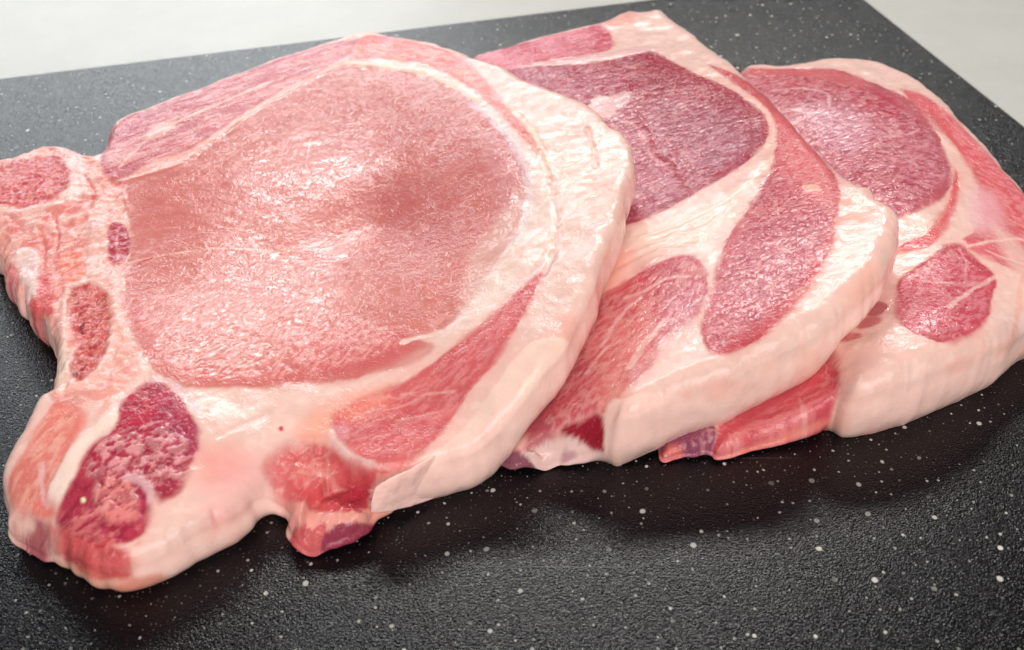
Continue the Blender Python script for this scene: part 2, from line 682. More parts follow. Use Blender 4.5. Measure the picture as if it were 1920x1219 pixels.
        PX = np.column_stack([960 + FPX * rel[:, 0] / dep, 609.5 - FPX * (rel[:, 1] * SP + rel[:, 2] * CP) / dep])
        wob = np.column_stack([fbm(PX, 25, self.seed + 80, 3), fbm(PX, 25, self.seed + 81, 3)]) * 2 - 1
        si = np.nonzero(side)[0]
        for i, (pts, cc, part, f, op, ln_, kind, var) in enumerate(self.fronts):
            s = poly_sdf(PX + wob * 5, smooth_poly(np.array(pts, float), 3), 60)
            a = sstep(s, -f, f) * op
            vv = 1 + (fbm(PX, 30, self.seed + 90 + i, 4) - 0.5) * 2 * var
            colr[si] = colr[si] * (1 - a[:, None]) + lin(cc)[None] * vv[:, None] * a[:, None]
            lean[si] = lean[si] * (1 - a) + ln_ * a
            if part is not None:
                rid = 0
                if part != 0:
                    rid = len(self.parts)
                    self.parts[rid] = (part, kind, None)
                reg[si[s > 0]] = rid
        colr = np.clip(colr, 0, 1)
        # region of a face: highest vertex region
        fr = reg[AF[:, 2]]

        root = bpy.data.objects.new('pork_chop', None)
        COL.objects.link(root)
        root.empty_display_size = 0.02
        cx, cy = V2.mean(0)
        root.location = (cx, cy, 0)
        tag(root, label, 'pork chop', group)
        O = np.array([cx, cy, 0])
        for rid, (pname, kind, plabel) in self.parts.items():
            f = AF[fr == rid]
            if not len(f):
                continue
            vi, inv = np.unique(f.ravel(), return_inverse=True)
            ff = inv.reshape(-1, 4)
            self.emit(pname, kind, V[vi] - O, ff, VN[vi], colr[vi], lean[vi], root, plabel)
        # underside closing the chop
        loops = self.loops(be + 0, bmap)
        lv, lf = [], []
        for lp in loops:
            st = len(lv)
            for b in lp[::4]:
                v = rings[-1][b] - O
                lv.append(tuple(v))
            lf.append(tuple(range(st, len(lv))))
        us = mesh_obj('underside', lv, lf, M_FAT, root)
        self.attrs(us.data, np.tile(lin(base), (len(lv), 1)), np.zeros(len(lv)))
        # height map for the chop lying on top
        hm = np.zeros((nx, ny))
        hm[used] = V[:len(V2), 2]
        self.hm = hm
        print(label, len(V), 'verts')
        return root

    def loops(self, be, bmap):
        nxt = dict(zip(bmap[be[:, 0]].tolist(), bmap[be[:, 1]].tolist()))
        out = []
        while nxt:
            s0, b = nxt.popitem()
            lp = [s0]
            while b != s0 and b in nxt:
                lp.append(b)
                b = nxt.pop(b)
            if len(lp) > 60:
                out.append(lp)
        return out

    def height(self, Q):
        x = (Q[:, 0] - self.lo[0]) / HGRID
        y = (Q[:, 1] - self.lo[1]) / HGRID
        xi = np.round(x).astype(int)
        yi = np.round(y).astype(int)
        ok = (xi >= 0) & (yi >= 0) & (xi < self.nx) & (yi < self.ny)
        r = np.zeros(len(Q))
        r[ok] = self.hm[xi[ok], yi[ok]]
        return r

    @staticmethod
    def largest(cell):
        # flood from the cell nearest the centroid
        nx, ny = cell.shape
        pts = np.argwhere(cell)
        c = pts.mean(0)
        s = pts[((pts - c) ** 2).sum(1).argmin()]
        m = np.zeros_like(cell)
        m[s[0], s[1]] = True
        for _ in range(4000):
            o = m.copy()
            for _k in range(12):
                n = m.copy()
                n[1:] |= m[:-1]; n[:-1] |= m[1:]; n[:, 1:] |= m[:, :-1]; n[:, :-1] |= m[:, 1:]
                m = n & cell
            if (m == o).all():
                break
        return m

    def sdf_fast(self, G, nx, ny, h):
        # exact near the outline, coarse elsewhere
        Q = self.out
        step = 8
        cx = np.arange(0, nx, step); cy = np.arange(0, ny, step)
        g = G.reshape(nx, ny, 2)
        C = g[np.ix_(cx, cy)].reshape(-1, 2)
        cs = poly_sdf(C, Q, 1.0).reshape(len(cx), len(cy))
        ix = np.minimum((np.arange(nx) + step // 2) // step, len(cx) - 1)
        iy = np.minimum((np.arange(ny) + step // 2) // step, len(cy) - 1)
        near = np.abs(cs[np.ix_(ix, iy)])
        sd = cs[np.ix_(ix, iy)].copy()
        m = near < 0.016
        sd[m] = poly_sdf(g[m], Q, 1.0)
        return sd.ravel()

    def wall_paint(self, ring, c, l, t):
        P = np.column_stack([ring[:, 0] * 1.0 + ring[:, 1] * 0.6, ring[:, 2] + ring[:, 1] * 0.3])
        fat = 1 - l
        skin = lin((247, 203, 190))
        k = (fat * min(1, t * 3))[:, None]
        c = c * (1 - k) + skin * k
        n = fbm(P, 0.012, self.seed + 60, 3)
        blush = (sstep(n, 0.52, 0.75) * 0.35)[:, None] * fat[:, None]
        c = c * (1 - blush) + lin((236, 160, 140)) * blush
        n2 = (fbm(P, 0.004, self.seed + 61, 4) - 0.5) * 0.16
        return c * (1 + n2[:, None]), l

    def paint(self, V, base):
        n = len(V)
        sd = self.seed
        b = lin(base)
        col = np.tile(b, (n, 1))
        lowf = fbm(V, 0.022, sd + 20, 3)
        bl = (sstep(lowf, 0.5, 0.8) * 0.45)[:, None]
        col = col * (1 - bl) + lin((238, 180, 168)) * bl
        fn = fbm(V, 0.0035, sd + 21, 4)
        col = col * (1 + (fn[:, None] - 0.5) * 0.16)
        wh = (sstep(fbm(V, 0.003, sd + 22, 3), 0.58, 0.75) * 0.4)[:, None]
        col = col * (1 - wh) + lin((243, 216, 204)) * wh
        lean = np.zeros(n)
        dz = np.zeros(n)
        reg = np.zeros(n, int)
        self.parts = {0: ('fat_rim', 'fat', None)}
        wx = (fbm(V, 0.0030, sd + 30, 3) - 0.5) * 2
        wy = (fbm(V, 0.0030, sd + 31, 3) - 0.5) * 2
        W = np.stack([wx, wy], 1)
        for i, r in enumerate(self.regions):
            c = lin(r['col'])
            if r['t'] == 'area':
                Q = smooth_poly(self.onto(r['pts']), 3)
                s = poly_sdf(V + W * r['warp'] * 1.5, Q)
                fe = r['f'] * (0.5 + 1.6 * sstep(fbm(V, 0.006, sd + i * 2.9, 2), 0.35, 0.75)) if r['part'] else r['f']
                a = sstep(s, -fe, fe) * r['op']
                if r['part'] and r['lean'] > 0.7:
                    halo = np.exp(-np.maximum(-s, 0) / 0.0013) * (s > -0.006) * 0.42 * (1 - lean) * (0.3 + 0.9 * fbm(V, 0.007, sd + i, 2))
                    halo = np.clip(halo, 0, 1)
                    col = col * (1 - halo[:, None]) + lin((228, 138, 128)) * halo[:, None]
                vv = 1 + (fbm(V, 0.006, sd + i * 1.7, 4) - 0.5) * 2 * r['var']
                cc = c[None, :] * vv[:, None]
                col = col * (1 - a[:, None]) + cc * a[:, None]
                lean = lean * (1 - a) + r['lean'] * a
                if r['dz']:
                    dz = dz + r['dz'] * sstep(s, -r['dzf'], r['dzf'])
                if r['rough']:
                    dz = dz + r['rough'] * 2 * (fbm(V, 0.0035, sd + i * 1.9, 4) - 0.5) * sstep(s, -0.0005, 0.0015)
                if r['part']:
                    rid = len(self.parts)
                    self.parts[rid] = (r['part'], r['kind'], None)
                    reg[s > 0] = rid
            elif r['t'] == 'vein':
                Q = smooth_poly(self.onto(r['pts']), 4, False)
                dd = line_dist(V + W * r['warp'], Q)
                brk = 1 - r['br'] + r['br'] * sstep(fbm(V, 0.003, sd + i * 2.3, 2), 0.35, 0.6)
                wv = r['w'] * (0.6 + 0.9 * fbm(V, 0.004, sd + i * 1.3, 2))
                a = (1 - sstep(dd, wv * 0.4, wv * 1.25)) * r['op'] * brk
                col = col * (1 - a[:, None]) + c * a[:, None]
                if r['lean'] is not None:
                    lean = lean * (1 - a) + r['lean'] * a
                dz = dz + r['dz'] * (1 - sstep(dd, 0, wv * 2.2))
            else:
                Q = smooth_poly(self.onto(r['pts']), 2)
                s = poly_sdf(V, Q)
                m = sstep(s, -r['f'] * 0.3, r['f'])
                nn = fbm(V + W * 0.0006, r['size'] * 1.6, sd + i * 3.7, 4, r['ang'], r['st'])
                th = 0.72 - r['am'] * 0.42
                a = sstep(nn, th - r['sh'], th + r['sh']) * m * r['op']
                col = col * (1 - a[:, None]) + c * a[:, None]
                dz = dz + r['dz'] * a
        # fine natural marbling in the lean
        for sz, th, op in ((0.009, 0.035, 0.38), (0.005, 0.04, 0.25)):
            nn = fbm(V + W * 0.0012, sz, sd + 70 + sz * 1000, 3)
            a = (1 - sstep(np.abs(nn - 0.5), th * 0.2, th)) * lean * op
            a = a * sstep(fbm(V, 0.012, sd + 75, 2), 0.42, 0.62)
            col = col * (1 - a[:, None]) + lin((236, 176, 166)) * a[:, None]
        return np.clip(col, 0, 1), lean, dz, reg

    def attrs(self, me, col, lean):
        a = me.attributes.new('flesh', 'FLOAT_COLOR', 'POINT')
        a.data.foreach_set('color', np.column_stack([col, np.ones(len(col))]).astype(np.float32).ravel())
        a = me.attributes.new('lean', 'FLOAT', 'POINT')
        a.data.foreach_set('value', lean.astype(np.float32))

    def emit(self, name, kind, V, F, N, col, lean, root, plabel=None):
        me = bpy.data.meshes.new(name)
        me.vertices.add(len(V))
        me.vertices.foreach_set('co', V.astype(np.float32).ravel())
        me.loops.add(len(F) * 4)
        me.loops.foreach_set('vertex_index', F.astype(np.int32).ravel())
        me.polygons.add(len(F))
        me.polygons.foreach_set('loop_start', np.arange(0, len(F) * 4, 4, dtype=np.int32))
        me.update(calc_edges=True)
        me.shade_smooth()
        me.normals_split_custom_set_from_vertices(N.tolist())
        me.materials.append(MATS[kind])
        self.attrs(me, col, lean)
        o = bpy.data.objects.new(name, me)
        COL.objects.link(o)
        o.parent = root
        if plabel:
            o['label'] = plabel
        return o


GROUP = 'raw pork chops overlapping in a row on the black board'
CREAM = (238, 206, 192)
WHITE = (236, 216, 208)

# ================================================================ third chop (right, lowest)
c3 = Chop(31, [(1420, 130, 17), (1520, 125, 20), (1600, 130, 22), (1500, 200, 22), (1700, 190, 24), (1650, 350, 26), (1850, 320, 24),
               (1790, 240, 24), (1930, 420, 24), (1980, 520, 23), (1750, 550, 28), (1650, 560, 25), (1850, 600, 28), (1900, 520, 26),
               (1620, 650, 25), (1800, 690, 27), (1700, 700, 27), (1920, 610, 24), (1590, 720, 22), (1555, 720, 17), (1500, 750, 13),
               (1440, 800, 9), (1380, 820, 8), (1300, 820, 6), (1260, 840, 4), (1400, 400, 12), (1300, 500, 10), (1350, 650, 11), (1450, 550, 14),
               (1400, 250, 13), (1530, 480, 20), (1250, 700, 6)], 0.030, None, 0.0065)
c3.rags = [([(1220, 800), (1340, 780), (1340, 900), (1220, 900)], 1.6)]
c3.outline([(1330, 200), (1370, 150), (1395, 124), (1430, 119), (1475, 121), (1510, 116), (1540, 110), (1600, 109), (1650, 115), (1700, 135), (1740, 158),
            (1775, 185), (1800, 218), (1840, 255), (1875, 300), (1905, 335), (1935, 365), (1975, 430), (2000, 500), (1995, 580),
            (1960, 655, 2), (1920, 684, 0), (1885, 705, 0), (1850, 738, 0), (1800, 765, 0), (1740, 790, 0), (1690, 808, 0), (1640, 822, 0), (1600, 830, 0),
            (1572, 830, 0), (1553, 815, 0), (1540, 818, 0), (1500, 832, 0), (1460, 840, 0), (1410, 850, 0), (1370, 862, 0), (1338, 867, 0), (1335, 855, 0), (1310, 858, 0), (1270, 862, 0),
            (1245, 868, 0), (1235, 850, 0), (1240, 800, 0), (1210, 720, 0), (1200, 600), (1220, 450), (1270, 300)])
c3.area([(1330, 120), (1400, 127), (1460, 130), (1560, 130), (1610, 145), (1660, 165), (1705, 185), (1735, 215), (1760, 255), (1780, 310), (1784, 345), (1762, 375), (1715, 398),
         (1675, 412), (1658, 428), (1560, 420), (1450, 330), (1380, 220)], (184, 88, 98), 'loin_muscle', var=0.16)
c3.area([(1400, 128), (1460, 130), (1560, 132), (1620, 150), (1600, 175), (1520, 165), (1440, 160)], (208, 104, 106), feather=3, opacity=0.8)
c3.area([(1590, 165), (1640, 170), (1690, 200), (1670, 225), (1625, 205), (1590, 190)], (184, 44, 66), feather=2.5, opacity=0.75)
c3.area([(1500, 190), (1590, 200), (1640, 240), (1600, 290), (1550, 270), (1510, 230)], (196, 138, 160), feather=4, opacity=0.55)
c3.area([(1640, 230), (1740, 250), (1770, 320), (1720, 350), (1660, 300)], (196, 100, 118), feather=4, opacity=0.6)
c3.fleck([(1400, 140), (1560, 150), (1720, 220), (1780, 330), (1660, 420), (1560, 340), (1440, 210)], (224, 160, 166), 0.8, 0.6, 0.5, 20, 1.8, dz=0.2)  # pale mottling that also paints in the sparkle of wet lean
c3.fleck([(1400, 140), (1560, 150), (1720, 220), (1780, 330), (1660, 420), (1560, 340), (1440, 210)], (152, 40, 58), 1.3, 0.42, 0.6, -30, 1.5)
c3.vein([(1452, 170), (1490, 166), (1530, 170), (1552, 178), (1556, 200)], (226, 178, 178), 0.7, 0.7)
c3.vein([(1490, 205), (1515, 212), (1540, 210)], (232, 200, 200), 0.9, 0.7)
c3.vein([(1650, 258), (1690, 254), (1720, 246)], (222, 165, 172), 0.8, 0.6)
c3.area([(1792, 318), (1797, 360), (1785, 405), (1765, 440), (1742, 462), (1708, 468), (1672, 472), (1700, 455), (1735, 440), (1762, 408), (1782, 370)], (216, 98, 100), 'muscle', feather=1.0)
c3.area([(1690, 168), (1735, 180), (1785, 218), (1835, 270), (1880, 318), (1925, 365), (1975, 430), (2000, 520), (1960, 545), (1910, 512), (1865, 490),
         (1822, 470), (1806, 448), (1845, 420), (1842, 380), (1828, 330), (1800, 285), (1755, 235), (1725, 205)], (214, 102, 108), 'muscle', feather=1.2, var=0.14)
c3.area([(1745, 190), (1790, 240), (1835, 290), (1880, 350), (1920, 400), (1910, 430), (1870, 380), (1820, 310), (1770, 250)], (222, 82, 84), feather=3, opacity=0.45)
c3.area([(1830, 350), (1870, 370), (1880, 420), (1840, 440), (1815, 400)], (236, 180, 184), feather=4, opacity=0.7, lean=0.4)
c3.vein([(1815, 462), (1860, 452), (1910, 448), (1960, 470)], CREAM, 0.7, 0.8)
c3.vein([(1850, 470), (1880, 482), (1930, 500)], CREAM, 0.6, 0.7)
c3.fleck([(1740, 190), (1880, 320), (1980, 450), (1900, 500), (1820, 460), (1830, 330)], (236, 160, 160), 0.9, 0.5, 0.5, -50, 2.0)
c3.area([(1770, 462), (1800, 458), (1826, 482), (1862, 512), (1868, 530), (1858, 570), (1848, 602), (1815, 630), (1770, 643), (1725, 630), (1690, 610), (1679, 572),
         (1686, 530), (1706, 508), (1738, 488)], (194, 74, 88), 'muscle', feather=0.9, var=0.14)
c3.vein([(1700, 522), (1745, 528), (1785, 532)], (232, 180, 180), 0.5, 0.7)
c3.vein([(1868, 518), (1830, 540), (1800, 560), (1780, 575)], CREAM, 0.9, 0.75)
c3.vein([(1800, 465), (1812, 500), (1808, 530)], (228, 165, 168), 0.5, 0.6)
c3.vein([(1720, 600), (1760, 590), (1800, 600)], (228, 165, 168), 0.5, 0.6)
c3.fleck([(1690, 530), (1780, 470), (1860, 530), (1840, 610), (1760, 640), (1690, 600)], (230, 162, 166), 0.8, 0.55, 0.45, 30, 1.8)
c3.area([(1632, 572), (1650, 566), (1664, 572), (1660, 584), (1640, 594), (1625, 590)], (192, 110, 112), 'muscle', feather=0.7)
c3.area([(1600, 604), (1630, 594), (1655, 596), (1645, 608), (1615, 616)], (204, 122, 120), feather=0.8)
c3.area([(1560, 636), (1590, 625), (1615, 624), (1612, 634), (1580, 642)], (208, 122, 118), feather=0.8)
c3.area([(1336, 900), (1338, 830), (1370, 760), (1450, 720), (1520, 680), (1552, 650), (1566, 680), (1576, 720), (1576, 765), (1560, 795), (1550, 815), (1556, 850), (1500, 880), (1400, 900)],
        (204, 84, 92), 'muscle', feather=1.0, var=0.15, dz=-1.0)
c3.fleck([(1345, 830), (1440, 760), (1560, 700), (1560, 790), (1480, 840), (1350, 870)], (226, 140, 138), 1.1, 0.6, 0.6, 15, 4.0)
c3.vein([(1360, 848), (1420, 826), (1480, 800), (1540, 790)], (230, 160, 148), 0.8, 0.6)
c3.vein([(1500, 745), (1520, 770), (1550, 790)], (232, 170, 165), 0.8, 0.55)
c3.area([(1225, 900), (1230, 800), (1320, 770), (1342, 800), (1334, 870), (1300, 900)], (140, 70, 92), 'membrane', feather=0.8)
c3.area([(1235, 880), (1240, 840), (1280, 835), (1300, 865), (1260, 885)], (205, 105, 100), feather=1.5)
c3.area([(1860, 420), (1925, 470), (1990, 560), (1990, 640), (1940, 640), (1915, 560), (1900, 520)], (238, 205, 190), feather=3, opacity=0.6, lean=0.1)
c3.vein([(1918, 520), (1910, 570), (1905, 620), (1880, 650)], (236, 140, 120), 1.0, 0.4)
c3.front([(1345, 862), (1400, 838), (1470, 812), (1550, 785), (1560, 795), (1480, 826), (1410, 846), (1350, 872)], (232, 142, 124), None, 4, 0.6, 0.5)
c3.front([(1400, 850), (1480, 832), (1550, 808), (1550, 822), (1470, 846), (1390, 862)], (232, 160, 148), None, 3, 0.5, 0.5)
r3 = c3.build('rightmost raw pork chop, lowest of the row, its round red muscle nearest the board edge', group=GROUP)

# ================================================================ second chop (middle)
c2 = Chop(17, [(900, 110, 18), (1000, 80, 20), (1000, 200, 20), (1100, 120, 24), (1200, 40, 27), (1270, 60, 28), (1340, 110, 31), (1250, 250, 27), (1180, 400, 23), (1150, 550, 21),
               (1100, 690, 19), (1070, 770, 17), (1250, 450, 27), (1250, 650, 27), (1160, 790, 26), (1160, 840, 24), (1300, 550, 30), (1450, 450, 38), (1500, 300, 39), (1450, 180, 36),
               (1400, 600, 35), (1600, 400, 43), (1600, 500, 42), (1520, 600, 39), (1450, 670, 35), (1300, 760, 29), (1380, 710, 32),
               (1230, 820, 26), (900, 400, 10), (850, 250, 9), (950, 600, 10), (1000, 760, 10), (960, 840, 6), (1060, 830, 13), (1110, 845, 14), (1000, 850, 9)], 0.026, c3.height, 0.0065)
c2.rags = [([(920, 830), (1130, 780), (1140, 900), (920, 920)], 1.2)]
c2.outline([(880, 110), (905, 98), (960, 82), (1030, 62), (1085, 50), (1128, 40), (1150, 28), (1178, 18), (1205, 20), (1240, 16), (1262, 32), (1300, 58), (1340, 88), (1380, 118), (1410, 145),
            (1440, 175), (1470, 205), (1510, 250), (1560, 300), (1600, 338), (1634, 364, 40), (1640, 395, 37), (1656, 425, 34), (1667, 460, 30),
            (1668, 500, 27), (1655, 545, 27), (1640, 580, 26), (1605, 618, 25), (1570, 650, 24), (1530, 690, 21), (1480, 722, 17), (1430, 752, 14), (1380, 785, 10), (1340, 808, 7), (1300, 828, 4),
            (1250, 852, 1), (1215, 872, 0), (1185, 884, 0), (1148, 888, 0), (1137, 878, 0), (1120, 876, 0), (1070, 874, 0), (1030, 876, 0), (985, 884, 0), (945, 880, 0), (900, 850, 0),
            (860, 760, 0), (830, 600, 0), (810, 400), (820, 200)])
# strip of red along the back
c2.area([(870, 118), (950, 88), (1030, 68), (1085, 56), (1125, 46), (1143, 62), (1150, 82), (1138, 96), (1080, 106), (1030, 112), (975, 126), (900, 135)], (200, 84, 100), 'muscle', feather=1.1, var=0.15)
c2.fleck([(880, 115), (1030, 70), (1140, 50), (1140, 95), (1030, 110), (900, 130)], (228, 140, 148), 1.2, 0.55, 0.6, 20, 3.5)
# round eye, dark
c2.area([(850, 120), (930, 132), (1000, 126), (1090, 122), (1160, 110), (1205, 94), (1245, 106), (1290, 132), (1330, 148), (1370, 168), (1405, 190), (1432, 215), (1442, 240), (1434, 268),
         (1405, 300), (1368, 326), (1320, 354), (1270, 382), (1220, 403), (1172, 424), (1080, 430), (900, 350)], (164, 54, 72), 'loin_muscle', feather=1.0, var=0.16)
c2.area([(1180, 110), (1240, 110), (1300, 140), (1370, 175), (1420, 212), (1390, 215), (1330, 188), (1260, 160), (1190, 145)], (160, 34, 54), feather=2.5, opacity=0.85)
c2.area([(940, 130), (1100, 125), (1180, 130), (1190, 160), (1100, 180), (1000, 170)], (176, 62, 88), feather=3, opacity=0.7)
c2.area([(1240, 190), (1330, 195), (1400, 230), (1410, 270), (1360, 310), (1300, 300), (1260, 260), (1220, 220)], (166, 88, 108), feather=5, opacity=0.6)  # milky sheen painted into the colour of the eye
c2.area([(1310, 230), (1380, 240), (1390, 280), (1330, 320), (1280, 300)], (184, 122, 138), feather=4, opacity=0.45)  # paler core of the painted sheen
c2.area([(1180, 220), (1225, 230), (1245, 290), (1290, 340), (1240, 390), (1175, 415), (1170, 300)], (184, 92, 108), feather=3, opacity=0.6)
c2.vein([(1195, 215), (1218, 240), (1236, 285), (1262, 300), (1290, 345)], (162, 30, 56), 1.3, 0.75, dz=-0.5)
c2.vein([(1165, 225), (1195, 240), (1215, 285), (1245, 310)], (222, 150, 150), 0.8, 0.7)
c2.fleck([(960, 135), (1200, 105), (1400, 200), (1430, 250), (1300, 360), (1170, 420), (1160, 240)], (212, 148, 154), 0.8, 0.55, 0.45, 25, 2.0, dz=0.12)
c2.fleck([(960, 135), (1200, 105), (1400, 200), (1430, 250), (1300, 360), (1170, 420), (1160, 240)], (136, 26, 48), 1.1, 0.45, 0.6, 15, 2.2, dz=-0.1)
c2.area([(1105, 195), (1125, 178), (1150, 180), (1185, 170), (1178, 190), (1155, 205), (1150, 222), (1125, 225), (1110, 218)], (228, 176, 172), 'fat_seam', 'fat', feather=1.3, warp=1.6, lean=0.4, dz=0.25, opacity=0.85)
# seam of pale fat above the eye
c2.area([(1000, 118), (1060, 110), (1140, 100), (1200, 88), (1232, 90), (1215, 97), (1160, 107), (1090, 116), (1020, 122)], (234, 186, 184), 'fat_seam', 'fat', feather=0.8, lean=0.1, dz=0.3)
# outer crescent
c2.area([(1330, 122), (1400, 148), (1450, 185), (1492, 230), (1530, 278), (1560, 318), (1574, 360), (1572, 400), (1560, 452), (1540, 500), (1508, 545), (1470, 592), (1432, 630), (1390, 654),
         (1345, 666), (1326, 652), (1315, 622), (1326, 570), (1345, 502), (1362, 450), (1392, 408), (1420, 368), (1440, 330), (1452, 285), (1454, 245), (1440, 205), (1400, 172)],
        (190, 76, 84), 'muscle', feather=0.9, var=0.14)
c2.area([(1390, 150), (1470, 210), (1540, 290), (1572, 360), (1540, 380), (1490, 350), (1460, 280), (1440, 210)], (214, 98, 100), feather=4, opacity=0.75)
c2.area([(1400, 430), (1470, 400), (1540, 420), (1520, 500), (1460, 560), (1380, 560), (1370, 490)], (178, 76, 92), feather=5, opacity=0.6)
c2.area([(1420, 505), (1450, 500), (1460, 520), (1430, 530)], (176, 30, 56), feather=1.2, opacity=0.55)
c2.area([(1558, 440), (1520, 520), (1470, 580), (1420, 630), (1440, 620), (1500, 560), (1548, 490)], (214, 80, 88), feather=2.5, opacity=0.6)
c2.fleck([(1440, 210), (1540, 300), (1572, 400), (1500, 540), (1350, 660), (1320, 620), (1380, 430), (1450, 300)], (226, 152, 154), 0.7, 0.6, 0.45, 60, 1.5, dz=0.12)  # fine pale flecks, wet sparkle put into the colour
c2.fleck([(1440, 310), (1560, 400), (1500, 540), (1350, 660), (1320, 620), (1380, 430)], (150, 34, 64), 0.9, 0.42, 0.5, -20, 1.4, dz=-0.1)
c2.area([(1505, 348), (1530, 346), (1540, 356), (1515, 362)], (238, 170, 155), feather=0.6, lean=0.3)
c2.vein([(1400, 185), (1430, 205), (1450, 235), (1450, 280), (1436, 330)], (240, 190, 172), 1.0, 0.75, lean=0.2)
# lower left muscle
c2.area([(1090, 590), (1128, 552), (1180, 522), (1232, 496), (1270, 480), (1300, 481), (1318, 500), (1326, 532), (1320, 562), (1305, 590), (1268, 612), (1238, 640), (1222, 680), (1194, 712),
         (1166, 738), (1150, 768), (1115, 782), (1060, 792), (1000, 815), (940, 800), (1000, 690)], (196, 86, 94), 'muscle', feather=1.2, var=0.16)
c2.area([(1200, 500), (1290, 488), (1318, 530), (1290, 560), (1220, 540)], (180, 60, 86), feather=4, opacity=0.6)
c2.area([(1150, 600), (1240, 600), (1230, 670), (1180, 720), (1130, 760), (1120, 680)], (222, 130, 124), feather=5, opacity=0.6, lean=0.8)
c2.area([(1262, 550), (1322, 545), (1300, 600), (1240, 640), (1230, 600)], (192, 104, 128), feather=4, opacity=0.5)
c2.fleck([(1100, 580), (1290, 480), (1320, 560), (1220, 680), (1150, 770), (1040, 780)], (230, 168, 160), 0.9, 0.6, 0.45, 50, 2.2, dz=0.15)
c2.vein([(1170, 560), (1210, 545), (1250, 522), (1290, 520)], (232, 180, 174), 0.8, 0.7)
c2.vein([(1130, 650), (1150, 610), (1180, 575), (1200, 560)], (234, 186, 180), 0.8, 0.75)
c2.vein([(1100, 700), (1130, 660), (1160, 640)], (234, 186, 180), 0.7, 0.65)
c2.vein([(1180, 690), (1210, 640), (1250, 600)], (240, 196, 184), 1.1, 0.7, lean=0.4)
c2.vein([(1125, 562), (1180, 535), (1240, 505)], (180, 50, 66), 0.6, 0.5)
# web of fat tendons
c2.area([(1190, 430), (1290, 400), (1370, 360), (1425, 320), (1400, 380), (1345, 430), (1330, 480), (1280, 462), (1200, 480)], (240, 216, 200), feather=3, opacity=0.6, lean=0.0)
c2.vein([(1180, 470), (1260, 440), (1330, 420), (1400, 350)], (226, 190, 172), 0.9, 0.5, dz=-0.3)
c2.vein([(1160, 500), (1230, 465), (1300, 455)], (238, 160, 145), 0.9, 0.4, dz=-0.3)
c2.vein([(1200, 445), (1290, 415), (1380, 365), (1430, 305)], (250, 230, 214), 0.8, 0.5, dz=0.3)
c2.area([(1140, 480), (1180, 470), (1160, 530), (1125, 555), (1120, 520)], (240, 165, 145), feather=4, opacity=0.55, lean=0.0)
c2.area([(1140, 740), (1170, 720), (1200, 760), (1170, 800), (1135, 790)], (240, 165, 145), feather=4, opacity=0.45, lean=0.0)
c2.area([(1590, 360), (1635, 385), (1620, 420), (1580, 440)], (240, 170, 150), feather=4, opacity=0.5, lean=0.0)
c2.area([(1610, 500), (1655, 490), (1645, 560), (1600, 590), (1590, 550)], (240, 165, 142), feather=5, opacity=0.5, lean=0.0)
c2.area([(1150, 20), (1190, 15), (1185, 40), (1155, 50), (1130, 45)], (238, 150, 140), feather=2.5, opacity=0.55, lean=0.2)
# cut in the front: dark red hollow, pale lump of fat, grey pink membrane
c2.area([(995, 830), (1040, 806), (1080, 790), (1110, 784), (1132, 786), (1134, 830), (1130, 870), (1100, 866), (1060, 840), (1020, 836)], (168, 40, 58), 'muscle', feather=1.0, dz=-5.5, dzf=1.2)
c2.area([(950, 870), (990, 838), (1040, 818), (1090, 815), (1122, 845), (1135, 890), (1060, 895), (980, 895)], (232, 196, 188), 'fat_seam', 'fat', feather=1.4, lean=0.1, dz=1.5)
c2.area([(925, 890), (940, 850), (985, 842), (1000, 868), (1030, 880), (1010, 900)], (146, 78, 92), 'membrane', feather=1.6)
c2.area([(1060, 845), (1090, 850), (1080, 868), (1050, 870)], (178, 116, 128), feather=1.5, opacity=0.7)
c2.area([(985, 842), (1000, 800), (1035, 770), (1045, 790), (1035, 808)], (176, 84, 94), feather=1.2, opacity=0.8)
c2.front([(1131, 776), (1175, 735), (1260, 740), (1345, 780), (1345, 812), (1250, 860), (1150, 896), (1137, 884), (1130, 840)], (247, 203, 190), feather=4)
c2.front([(1050, 806), (1095, 786), (1131, 778), (1130, 850), (1112, 846), (1080, 822)], (158, 34, 52), 'muscle', 3.5, 1, 0.8)
c2.front([(965, 868), (1000, 842), (1040, 822), (1075, 818), (1105, 842), (1130, 848), (1138, 884), (1060, 884), (1000, 876)], (228, 190, 182), 'fat_seam', 3, kind='fat')
c2.front([(1055, 848), (1080, 850), (1072, 866), (1050, 868)], (182, 128, 138), None, 4, 0.7)
c2.front([(930, 890), (940, 858), (968, 850), (990, 862), (1005, 876), (990, 892)], (140, 82, 96), 'membrane', 3, 1, 0.5)
r2 = c2.build('middle raw pork chop, dark purple red eye beside a wide web of pale fat', group=GROUP)

# ================================================================ first chop (left, on top)
c1 = Chop(5, [(-30, 380, 19), (60, 330, 20), (110, 290, 18), (100, 600, 20), (60, 900, 17), (150, 1040, 15), (300, 1040, 15), (430, 980, 15), (300, 500, 20), (300, 300, 22), (240, 250, 21),
              (500, 140, 25), (700, 90, 28), (600, 380, 22), (700, 420, 21), (600, 600, 20), (500, 750, 19), (400, 850, 19), (560, 860, 17), (600, 905, 16), (630, 945, 16), (610, 1000, 12), (580, 1030, 10),
              (660, 985, 13), (720, 925, 17), (760, 800, 19), (830, 850, 20), (760, 905, 17), (900, 720, 26), (910, 830, 20), (1000, 500, 35), (950, 300, 36), (900, 180, 35), (1050, 250, 41),
              (1130, 320, 42), (1100, 450, 41), (1070, 580, 38), (1010, 700, 32), (700, 650, 22), (850, 400, 28), (700, 250, 26), (30, 500, 16), (60, 1000, 9), (520, 940, 13)],
          0.022, c2.height, 0.0045)
